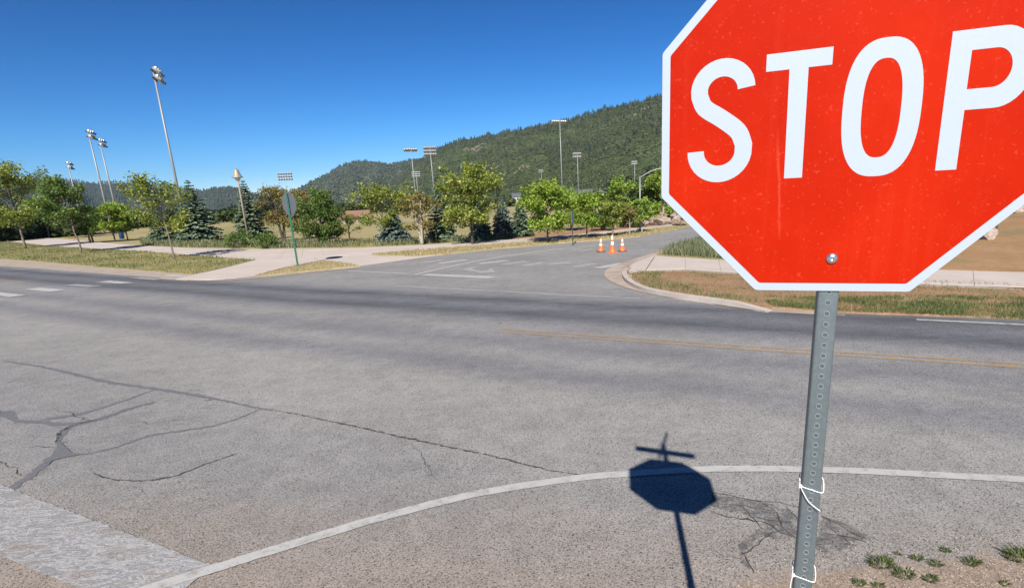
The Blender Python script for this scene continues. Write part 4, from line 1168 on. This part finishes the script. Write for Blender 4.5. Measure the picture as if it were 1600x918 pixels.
def street_lamp(px, py, h, label):
    g = G(px, py, .05)
    o = empty('street_lamp', (g[0], g[1], .0))
    tag(o, label, 'street lamp', 'tan park lamps along the path')
    s = h / 5.6
    mb = MB(); mb.lathe([(.16 * s, 0), (.16 * s, .06), (.12 * s, .14), (.105 * s, .4 * s), (.085 * s, .46 * s)], 14); mb.build('base', M['tan_pole'], o, True)
    mb = MB(); mb.lathe([(.078 * s, .4), (.055 * s, h - 1.05 * s), (.055 * s, h - .95 * s)], 14); mb.build('pole', M['tan_pole'], o, True)
    mb = MB(); mb.lathe([(.06 * s, h - .98 * s), (.10 * s, h - .94 * s), (.17 * s, h - .84 * s), (.21 * s, h - .74 * s), (.22 * s, h - .66 * s)], 18); mb.build('globe', M['glass'], o, True)
    sh = MB(); sh.lathe([(.38 * s, h - .70 * s), (.37 * s, h - .66 * s), (.28 * s, h - .56 * s), (.205 * s, h - .36 * s), (.16 * s, h - .18 * s), (.09 * s, h - .10 * s), (.05 * s, h - .09 * s)], 20); sd = sh.build('shade', M['tan_shade'], o, True)
    mb = MB(); mb.lathe([(.05 * s, h - .10 * s), (.055 * s, h - .05 * s), (.02 * s, h)], 10); mb.build('finial', M['tan_shade'], sd, True)
street_lamp(390, 383, 5.75, 'near tan street lamp with a bell shade beside the tall dark spruce')
street_lamp(141, 378.5, 6.0, 'far tan street lamp with a bell shade among the park trees')

def luminaire(parent, x, y, z, az, tilt=.5, s=1.0):
    """sports floodlight: round reflector shell with a visor, aimed out and down"""
    mb = MB()
    mb.lathe([(.08 * s, -.30 * s), (.16 * s, -.26 * s), (.27 * s, -.10 * s), (.31 * s, .06 * s), (.29 * s, .06 * s)], 10)
    n = 5
    for k in range(n):                            # visor over the upper half of the rim
        a0, a1 = math.pi * k / n, math.pi * (k + 1) / n
        q = [(.31 * math.cos(a0) * s, .31 * math.sin(a0) * s, .05 * s), (.31 * math.cos(a1) * s, .31 * math.sin(a1) * s, .05 * s), (.33 * math.cos(a1) * s, .33 * math.sin(a1) * s, .42 * s), (.33 * math.cos(a0) * s, .33 * math.sin(a0) * s, .42 * s)]
        mb.add(q, [(0, 1, 2, 3)])
    Mx = Matrix.Rotation(az, 3, 'Z') @ Matrix.Rotation(-(math.pi / 2 + tilt), 3, 'X')
    mb.v = [tuple(Mx @ Vector(p_) + Vector((x, y, z))) for p_ in mb.v]
    return mb.build('luminaire', M['lamp_white'], parent)
def light_pole(px, py_top, px_base, dist, az, rows, cols, label, spread=.75, gap=.85, r=.16, s=1.15, ph=None):
    """tall tapered pole; crossarms run across the aim direction az (world heading of the light)"""
    e, a = elev(px_base, 340)
    x, y = dist * math.sin(a), dist * math.cos(a)
    et, _ = elev(px, py_top)
    h = EYE + et * dist if ph is None else ph
    o = empty('floodlight_pole', (x, y, 0))
    tag(o, label, 'light pole', 'floodlight poles round the playing fields')
    mb = MB(); mb.tube([(0, 0, -.2), (0, 0, h * .5), (0, 0, h)], [r * .66, r * .52, r * .36], 10); mb.build('pole', M['pole'], o, True)
    ax = Vector((math.cos(az), math.sin(az), 0)); aim = Vector((-math.sin(az), math.cos(az), 0))
    for k in range(rows):
        zz = h - .25 - k * gap
        half = spread * (cols - 1) / 2 + .25
        mb = MB(); mb.box((0, 0, zz), (half * 2, .12, .12), Matrix.Rotation(az, 3, 'Z')); arm = mb.build('crossarm', M['lamp_dark'] if cols < 5 else M['pole'], o)
        for c in range(cols):
            p_ = ax * (c - (cols - 1) / 2) * spread + aim * .35
            luminaire(o, p_.x, p_.y, zz + .02, az, .45, s)
    return o
AW = math.radians
light_pole(237.5, 106, 287, 62, AW(-68), 2, 3, 'tallest floodlight pole behind the lopsided young tree', r=.20, s=.80, gap=.62)
light_pole(134.5, 203, 170, 105, AW(-70), 2, 3, 'nearer floodlight pole of the pair above the bright green park trees', r=.24, s=.85, gap=.70)
light_pole(155, 217, 184, 118, AW(-72), 2, 3, 'farther floodlight pole of the pair above the bright green park trees', r=.24, s=.85, gap=.70)
light_pole(102.5, 253, 127, 165, AW(-70), 2, 3, 'floodlight pole half hidden behind the middle young tree', r=.24, s=1.1, gap=.9)
light_pole(437, 270, 455, 255, AW(12), 3, 6, 'distant floodlight array above the forked olive tree', .95, 1.05, .2, 1.3)
light_pole(638, 232, 653, 165, AW(28), 1, 6, 'floodlight pole with one tilted row of lamps', .62, .8, .24, 1.25)
light_pole(666.5, 229, 682, 160, AW(16), 3, 6, 'floodlight pole with three rows of lamps above the spruce', .55, .85, .24, 1.2)
light_pole(649, 268, 657, 270, AW(14), 3, 6, 'short distant floodlight pole between two tall ones', .62, .9, .26, 1.35)
light_pole(868.5, 188, 880, 124, AW(20), 1, 8, 'tall floodlight pole with one long row of lamps before the hill', .40, .8, .20, 1.1)
light_pole(898.5, 239, 905, 190, AW(14), 2, 5, 'floodlight pole with two rows of lamps before the hill', .55, .95, .24, 1.3)
light_pole(843.5, 265, 849, 330, AW(12), 2, 4, 'small distant floodlight pole above the bright green tree', .7, .95, .26, 1.4)
light_pole(988.5, 252, 992, 280, AW(12), 2, 4, 'distant floodlight pole beside the curved street light', .72, .95, .28, 1.5)

# curved-arm street light
g = G(1000, 363, 0)
o = empty('street_light', (g[0], g[1], 0))
tag(o, 'grey street light with a long curved arm in front of the aspens', 'street light')
d = math.hypot(*g)
hp = EYE + elev(999, 276)[0] * d
sc = d * 34 / FPX
mb = MB(); mb.tube([(0, 0, 0), (0, 0, hp * .5), (0, 0, hp)], [.06, .05, .04], 10); mb.build('pole', M['pole'], o, True)
mb = MB(); mb.tube(smooth_line([(0, 0, hp - .06), (sc * .35, -.05, hp + .22), (sc * .7, -.08, hp + .40), (sc * 1.0, -.1, hp + .44)], 5), .032, 8); mb.build('arm', M['pole'], o, True)
mb = MB(); mb.lathe([(.03, -.30), (.08, -.24), (.10, 0), (.08, .26), (.03, .34)], 10)
mb.v = [(sc * 1.0 + z_ + .25, -.1 + x, hp + .43 + y * .55) for x, y, z_ in mb.v]; mb.build('lamp_head', M['lamp_white'], o, True)

# boulders
def boulder(px, py, w, h, label, seed, group='boulders beside the path', mat='rock'):
    g = G(px, py)
    bm = bmesh.new(); bmesh.ops.create_icosphere(bm, subdivisions=3, radius=1)
    R = random.Random(seed); sd = Vector((R.uniform(0, 50), R.uniform(0, 50), R.uniform(0, 50)))
    planes = [(Vector((R.gauss(0, 1), R.gauss(0, 1), R.gauss(0, 1))).normalized(), R.uniform(.45, .82)) for _ in range(14)]
    for v_ in bm.verts:
        p_ = v_.co.copy()
        for nrm, d_ in planes:
            k = p_.dot(nrm)
            if k > d_: p_ -= nrm * (k - d_)
        p_ *= 1 + .07 * noise.noise(p_ * 3 + sd)
        v_.co = (p_.x * w / 1.5, p_.y * w / 1.7, (p_.z * .60 + .42) * h)
    me = bpy.data.meshes.new('boulder'); bm.to_mesh(me); bm.free()
    o = link_mesh('boulder', me, M[mat]); o.location = (g[0], g[1], .03); o.rotation_euler = (0, 0, R.uniform(0, 6))
    tag(o, label, 'boulder', group)
for i, (px, py, w, h, lb) in enumerate([(942, 357.5, .9, .55, 'pale flat boulder at the soil bed end'), (958, 356.5, .8, .5, 'small pale boulder behind the yellow green tree'), (975, 355, .7, .45, 'small rounded boulder behind the brownish young tree'),
                                     (1018, 352, 1.3, .7, 'pink boulder at the foot of the dense aspen'), (1032, 352.5, 1.8, 1.1, 'largest pink boulder beside the path'), (1044, 350, 1.1, .7, 'pale boulder beside the largest pink boulder'),
                                     (1057, 349, 1.5, .9, 'white topped boulder at the stop sign edge'), (1050, 345, 1.6, 1.0, 'bright white boulder behind the others'), (1008, 353, .9, .6, 'small boulder between pink boulder and low dark shrub')]):
    boulder(px, py, w * .58, h * .7, lb, 50 + i)
boulder(1541, 377, .62, .62, 'upright pale boulder on the bare dirt lot', 70, 'boulders on the bare lot')
boulder(1590, 333, 1.4, .6, 'flat pink boulder on the slope behind the lot', 71, 'boulders on the bare lot')
boulder(1572, 336, .8, .45, 'small rock beside the flat pink boulder', 72, 'boulders on the bare lot')
g = G(1553, 371)
o = empty('wooden_post', (g[0], g[1], 0)); tag(o, 'short dark wooden post behind the upright boulder', 'post')
mb = MB(); mb.lathe([(.075, -.1), (.07, .55), (.055, .60)], 10); mb.build('stake', M['bark_dark'], o, True)
mb = MB(); mb.lathe([(.077, .40), (.077, .46)], 10); mb.build('band', M['dark_post'], o)

# low fence, bin, posts at the far end of the path
def low_fence():
    A, B = G(-30, 367.5), G(62, 363.5)
    o = empty('low_fence', (A[0], A[1], 0)); tag(o, 'low grey post and rail fence at the far end of the path', 'fence')
    d = Vector((B[0] - A[0], B[1] - A[1], 0)); n = 9
    for i in range(n + 1):
        q = d * (i / n)
        mb = MB(); mb.box((q.x, q.y, .42), (.12, .12, .9)); mb.build('post', M['fence'], o)
    for zz in (.35, .75):
        mb = MB(); mb.tube([(0, 0, zz), tuple(d + Vector((0, 0, zz)))], .05, 6); mb.build('rail', M['fence'], o)
low_fence()
g = G(191, 373); o = empty('litter_bin', (g[0], g[1], 0)); tag(o, 'blue litter bin under the bright green park trees', 'bin')
mb = MB(); mb.lathe([(.26, 0), (.30, .85), (.32, .87)], 14); mb.build('drum', M['bin_blue'], o, True)
mb = MB(); mb.lathe([(.33, .87), (.32, .95), (.12, 1.05)], 14); mb.build('lid', M['bin_blue'], o, True)
for k, (px, py, lb) in enumerate([(5, 371, 'white topped marker post at the path end'), (134, 362, 'pale marker post far behind the middle young tree')]):
    g = G(px, py); o = empty('marker_post', (g[0], g[1], 0)); tag(o, lb, 'post')
    mb = MB(); mb.lathe([(.09, 0), (.09, 1.25), (.08, 1.3)], 10); mb.build('shaft', M['pole'], o, True)
    mb = MB(); mb.lathe([(.10, 1.22), (.10, 1.62), (.06, 1.68)], 10); mb.build('cap', M['lamp_white'], o, True)

# person walking at the far end of the path
def person(px, py, h, rz):
    g = G(px, py)
    o = empty('person', (g[0], g[1], 0), rz); tag(o, 'person in dark clothing walking beside a pale tree trunk', 'person')
    J = [(0, 0, .52), (0, .005, .60), (0, .0, .72), (0, 0, .815), (0, 0, .85), (0, .02, .90), (0, .02, .965),
         (.055, 0, .50), (.06, .06, .28), (.06, .02, .045), (.06, .085, .018),
         (-.055, 0, .50), (-.06, .02, .28), (-.06, -.09, .05), (-.06, -.03, .02),
         (.115, 0, .80), (.135, -.03, .63), (.14, .05, .50), (.14, .085, .45),
         (-.115, 0, .80), (-.135, .0, .63), (-.14, .09, .52), (-.14, .12, .47)]
    E = [(0, 1), (1, 2), (2, 3), (3, 4), (4, 5), (5, 6), (0, 7), (7, 8), (8, 9), (9, 10), (0, 11), (11, 12), (12, 13), (13, 14), (3, 15), (15, 16), (16, 17), (17, 18), (3, 19), (19, 20), (20, 21), (21, 22)]
    rad = [.075, .07, .085, .06, .035, .055, .045, .055, .04, .026, .022, .055, .04, .026, .022, .04, .03, .022, .018, .04, .03, .022, .018]
    me = bpy.data.meshes.new('body'); me.from_pydata([tuple(c * h for c in p_) for p_ in J], E, [])
    b = link_mesh('body', me, M['cloth_dark'], o)
    bm = bmesh.new(); bm.from_mesh(me); lay = bm.verts.layers.skin.verify()
    for v_, r_ in zip(bm.verts, rad):
        v_[lay].radius = (r_ * h, r_ * h); v_[lay].use_root = v_.index == 0
    bm.to_mesh(me); bm.free()
    b.modifiers.new('skin', 'SKIN'); s = b.modifiers.new('sub', 'SUBSURF'); s.levels = 1; s.render_levels = 2
    mb = MB(); mb.lathe([(.05 * h, .925 * h), (.058 * h, .95 * h), (.05 * h, .985 * h), (.02 * h, 1.0 * h)], 12, (0, .015 * h, 0)); mb.build('cap', M['bark_dark'], o, True)
person(76, 370, 1.9, 2.2)

# ------------------------------------------------------------------ buildings in the distance
def house(px, dist, zb, w, dpt, hw, hr, rz, label, roof='roof_grey', wall='wall_white', nwin=3):
    e, a = elev(px, 310)
    o = empty('house', (dist * math.sin(a), dist * math.cos(a), zb), rz)
    tag(o, label, 'house', 'houses at the foot of the hill')
    mb = MB(); mb.prism([(-w / 2, -dpt / 2), (w / 2, -dpt / 2), (w / 2, dpt / 2), (-w / 2, dpt / 2)], -2, hw)
    mb.add([(-w / 2, -dpt / 2, hw), (-w / 2, dpt / 2, hw), (-w / 2, 0, hw + hr * .93)], [(0, 2, 1)]); mb.add([(w / 2, -dpt / 2, hw), (w / 2, dpt / 2, hw), (w / 2, 0, hw + hr * .93)], [(0, 1, 2)])
    mb.build('wall', M[wall], o)
    mb = MB(); e_ = .5
    sl = hr / (dpt / 2)
    for s in (-1, 1):
        a_, b_ = (-w / 2 - e_), (w / 2 + e_)
        y0, y1 = s * (dpt / 2 + e_), 0
        z0, z1 = hw - e_ * sl, hw + hr
        mb.add([(a_, y0, z0), (b_, y0, z0), (b_, y1, z1), (a_, y1, z1), (a_, y0, z0 + .2), (b_, y0, z0 + .2), (b_, y1, z1 + .2), (a_, y1, z1 + .2)],
               [(0, 1, 2, 3), (4, 5, 6, 7), (0, 1, 5, 4), (1, 2, 6, 5), (3, 2, 6, 7), (0, 3, 7, 4)])
    mb.build('roof', M[roof], o)
    for k in range(nwin):
        mb = MB(); mb.box((-w / 2 + w * (k + .5) / nwin, -dpt / 2 - .02, hw * .58), (1.1, .10, 1.2)); wn_ = mb.build('window', M['window'], o)
        mb = MB(); mb.box((-w / 2 + w * (k + .5) / nwin, -dpt / 2 - .05, hw * .58 - .66), (1.35, .20, .10)); mb.build('sill', M[wall], wn_)
house(550, 92, 0, 3.6, 3.0, 1.15, .55, AW(20), 'low tan shelter with a red roof across the field', 'roof_red', 'wall_tan', 2)
house(810, 330, 0, 6.5, 6, 3.3, 1.8, AW(-5), 'white house beyond the blue spruces')
house(826, 360, 0, 5.5, 6, 3.5, 1.6, AW(10), 'small pale house next to the white house behind spruces')
house(901, 300, 0.6, 5.5, 6, 2.9, 1.4, AW(15), 'pale house between the two floodlight poles')
house(917, 320, 0.5, 6.5, 6, 3.2, 1.5, AW(-10), 'long white house by the floodlight pole with two rows of lamps')
house(947, 290, .0, 7, 6.5, 2.8, 2.2, AW(-35), 'house with a broad blue grey roof behind the aspens')

# ------------------------------------------------------------------ hills and far woods
def interp(pts, x):
    if x <= pts[0][0]: return pts[0][1]
    for (x0, y0), (x1, y1) in zip(pts[:-1], pts[1:]):
        if x <= x1:
            t = (x - x0) / (x1 - x0)
            return y0 + (y1 - y0) * t
    return pts[-1][1]
class Hill:
    """terrain that climbs from a foot line to a ridge line and falls away behind"""
    def __init__(self, sky_px, foot, ridge, amp, fr, seed):
        self.sk = []
        for px, py in sky_px:
            e, a = elev(px, py); self.sk.append((a, e))
        self.foot, self.ridge, self.amp, self.fr, self.seed = foot, ridge, amp, fr, seed
        self.a0, self.a1 = self.sk[0][0], self.sk[-1][0]
        self.fp = [(elev(p_, 320)[1], d_) for p_, d_ in foot]; self.rp = [(elev(p_, 320)[1], d_) for p_, d_ in ridge]
    def pt(self, a, t):
        rf, rr = interp(self.fp, a), interp(self.rp, a)
        r = rf + (rr - rf) * t
        hr = max(0.0, EYE + interp(self.sk, a) * rr)
        x, y = r * math.sin(a), r * math.cos(a)
        prof = max(0, t) ** 1.12 if t <= 1 else max(0.0, 1 - (t - 1) * 1.1)
        k = self.fr
        n = noise.fractal(Vector((x * k + self.seed, y * k, self.seed)), 1.0, 2.1, 5)
        gul = -abs(noise.noise(Vector((a * 26 + self.seed, t * .9, 0)))) * 1.2
        env = math.sin(math.pi * min(1, max(0, t))) ** .8 if t < 1 else 0
        z = hr * prof + (n * .8 + gul) * self.amp * env * min(1, hr / 60)
        return (x, y, z - (1.5 if t <= 0 else 0))
    def build(self, name, mat, label, na, nt, tmax=1.7):
        V = [self.pt(self.a0 + (self.a1 - self.a0) * i / (na - 1), tmax * j / (nt - 1)) for i in range(na) for j in range(nt)]
        F = [(i * nt + j, (i + 1) * nt + j, (i + 1) * nt + j + 1, i * nt + j + 1) for i in range(na - 1) for j in range(nt - 1)]
        me = np_mesh(name, V, F)
        o = link_mesh(name, me, mat, smooth=True)
        return tag(o, label, kind='structure')
    def scatter(self, n, seed, tlo=0.02, thi=1.0, tpow=1.0):
        R = random.Random(seed)
        return [(lambda a, t: self.pt(a, t) + (t,))(R.uniform(self.a0, self.a1), tlo + (thi - tlo) * R.random() ** tpow) for _ in range(n)]
def mat_hill(name, stops, rock, rs, lo, hi):
    m = Mat(name, .95, .05)
    c = m.ramp(m.noise(.045, 8, .75), stops)
    c = m.mix(m.maprange(m.noise(rs, 6, .7), lo, hi), c, rock)
    m.color(c); m.bump(m.noise(.12, 6, .7), .8, 2.0)
    return m.done()
M['hill'] = mat_hill('scrub_hillside', [(.3, (.036, .052, .020)), (.5, (.062, .080, .033)), (.72, (.108, .120, .058))], (.30, .235, .175), .016, .60, .68)
M['hill_far'] = mat_hill('wooded_ridge', [(.3, (.050, .058, .032)), (.7, (.115, .115, .070))], (.28, .21, .16), .012, .60, .68)
M['mountain'] = mat_hill('forested_mountain', [(.3, (.030, .040, .026)), (.7, (.060, .070, .045))], (.13, .12, .095), .0016, .60, .75)
M['scrub'] = mat_leaf('hillside_scrub_leaves', (.026, .038, .014), (.056, .072, .028), (.092, .102, .046), .1)
M['pine'] = mat_leaf('pine_needles', (.016, .024, .012), (.040, .050, .024), (.07, .075, .04), .05)
M['far_leaf'] = mat_leaf('far_tree_leaves', (.020, .034, .012), (.052, .075, .022), (.10, .125, .038), .25)

near_hill = Hill([(560, 330), (600, 300), (640, 262), (662, 247), (680, 233), (700, 225), (720, 219), (750, 213), (780, 208.5), (810, 203), (830, 199.5), (850, 197), (872, 192), (900, 184.5), (925, 176), (950, 167.5), (975, 163), (1000, 158), (1034, 150), (1100, 136), (1200, 122), (1300, 130), (1450, 165), (1600, 205), (1800, 235)],
                 [(560, 900), (640, 620), (720, 470), (850, 400), (1000, 360), (1200, 330), (1800, 330)], [(560, 1500), (640, 1350), (720, 1200), (850, 1000), (1034, 850), (1200, 800), (1800, 800)], 16, .006, 3.1)
far_hill = Hill([(380, 322), (430, 308), (465, 295), (480, 287), (500, 277), (515, 269), (530, 260), (545, 254), (560, 250.5), (572, 251), (590, 252.5), (605, 256), (620, 253.5), (640, 250), (660, 249), (700, 250), (760, 262), (820, 300)],
                [(380, 1500), (820, 1300)], [(380, 2600), (820, 2300)], 45, .003, 8.7)
mountain = Hill([(-700, 268), (-400, 262), (-200, 270), (0, 276), (30, 277.5), (60, 278), (100, 281), (150, 285.5), (190, 285), (230, 287), (270, 294), (300, 297), (340, 300), (352, 298.5), (362, 298), (375, 301), (400, 304), (440, 308), (520, 318), (620, 330)],
                [(-700, 1900), (620, 1900)], [(-700, 3200), (620, 3200)], 70, .0018, 5.3)
near_hill.build('hill', M['hill'], 'green scrub covered hill rising behind the side road', 260, 70)
far_hill.build('hill', M['hill_far'], 'lower wooded ridge behind the left end of the hill', 160, 50)
mountain.build('mountain', M['mountain'], 'blue hazy forested mountain beyond the playing fields', 200, 40, 1.2)

def scrub_object(name, label, pts, smin, smax, mat, seed, tall=.8):
    R = np.random.default_rng(seed)
    P = np.array(pts)[:, :3]; n = len(P)
    s = (smin + (smax - smin) * R.uniform(0, 1, n) ** 2.2)[:, None]
    S = s * np.array([[.55, .55, .5 * tall]])
    P = P + np.c_[np.zeros(n), np.zeros(n), S[:, 2] * .7]
    V, F = octa_field(P, S, .35, seed + 1)
    return tag(link_mesh(name, np_mesh(name, V, F, np.repeat(R.uniform(0, 1, n), 8)), mat), label, kind='stuff')
def pine_object(name, label, pts, hmin, hmax, mat, seed):
    R = np.random.default_rng(seed)
    P = np.array(pts)[:, :3]; n = len(P)
    V, F, va = [], [], []
    K = 5
    for i in range(n):
        h = R.uniform(hmin, hmax); b = len(V); x, y, z_ = P[i]
        for (zb, zt, rr) in ((.12, .62, .30), (.40, 1.0, .22)):
            b = len(V); ph = R.uniform(0, 6.28)
            V += [(x + math.cos(ph + k * 6.283 / K) * rr * h * R.uniform(.6, 1.15), y + math.sin(ph + k * 6.283 / K) * rr * h * R.uniform(.6, 1.15), z_ + zb * h * R.uniform(.8, 1.2)) for k in range(K)] + [(x + R.normal(0, .05) * h, y, z_ + zt * h)]
            F += [(b + k, b + (k + 1) % K, b + K) for k in range(K)]
            va += [R.uniform(0, 1)] * K
    return tag(link_mesh(name, np_mesh(name, V, F, va), mat), label, kind='stuff')
def dense(pts, s, lo, hi, seed, tb=0.0):
    R = random.Random(seed)
    return [q for q in pts if R.random() < max(0, min(1, (noise.noise(Vector((q[0] * s, q[1] * s, seed))) * .5 + .5 + tb * q[3] - lo) / (hi - lo)))]
scrub_object('hillside_scrub', 'low green scrub covering the hill', near_hill.scatter(44000, 1, .03, 1.0, .85), 1.0, 3.0, M['scrub'], 1)
pine_object('hillside_pines', 'dark pines scattered over the upper hill and its ridge', dense(near_hill.scatter(12000, 2, .12, 1.0, .7), .011, .78, 1.22, 3, .55) + near_hill.scatter(170, 5, .955, 1.0), 3.5, 8, M['pine'], 4)
scrub_object('ridge_woods', 'trees covering the lower wooded ridge', far_hill.scatter(9000, 7, .05, 1.0, .85), 4, 11, M['scrub'], 7, 1.0)
pine_object('ridge_pines', 'dark pines on the lower wooded ridge', dense(far_hill.scatter(4500, 8, .1, 1.0, .8), .004, .4, .9, 5, .3), 5, 10, M['pine'], 8)
pine_object('mountain_forest', 'dark forest covering the far mountain', mountain.scatter(14000, 9, .2, 1.0, .8), 8, 15, M['pine'], 9)

def far_woods(name, label, specs, seed, mat):
    R = random.Random(seed); Rr = np.random.default_rng(seed)
    P, va = [], []
    for (x0, x1, d0, d1, h0, h1, n) in specs:
        for _ in range(n):
            px = R.uniform(x0, x1); d_ = R.uniform(d0, d1); h = R.uniform(h0, h1)
            e, a = elev(px, 330); cx_, cy_ = d_ * math.sin(a), d_ * math.cos(a)
            v0 = R.random()
            for _c in range(9):
                c = np.array([cx_ + R.gauss(0, h * .22), cy_ + R.gauss(0, h * .22), h * R.uniform(.12, .86)])
                q = Rr.normal(0, 1, (26, 3)) * h * np.array([.115, .115, .10]) + c
                P.append(q); va.append(np.clip(Rr.normal(v0, .2, 26), 0, 1))
    P = np.concatenate(P); P[:, 2] = np.abs(P[:, 2])
    V, F = leaf_quads(P, .75, Rr)
    return tag(link_mesh(name, np_mesh(name, V, F, np.concatenate(va)), mat), label, kind='stuff')
far_woods('far_woods', 'dark band of woods beyond the playing field', [(-60, 130, 108, 135, 3.2, 4.8, 60), (120, 300, 150, 200, 2.6, 3.8, 50), (290, 560, 150, 230, 2.8, 4.4, 100), (560, 1000, 170, 240, 2.0, 3.4, 110), (940, 1500, 90, 180, 4, 7, 70)], 3, M['far_leaf'])

# ------------------------------------------------------------------ air between here and the hills
HAZE = 0.00008
mb = MB(); mb.box((0, 450, 158), (8800, 8000, 318))
m = bpy.data.materials.new('haze'); m.use_nodes = True
nt = m.node_tree; nt.nodes.clear()
out = nt.nodes.new('ShaderNodeOutputMaterial'); pv = nt.nodes.new('ShaderNodeVolumePrincipled')
pv.inputs['Color'].default_value = (.56, .76, 1.0, 1); pv.inputs['Density'].default_value = HAZE; pv.inputs['Anisotropy'].default_value = .2
nt.links.new(pv.outputs[0], out.inputs['Volume'])
tag(mb.build('haze', m), 'thin blue air haze over the whole valley', kind='stuff')
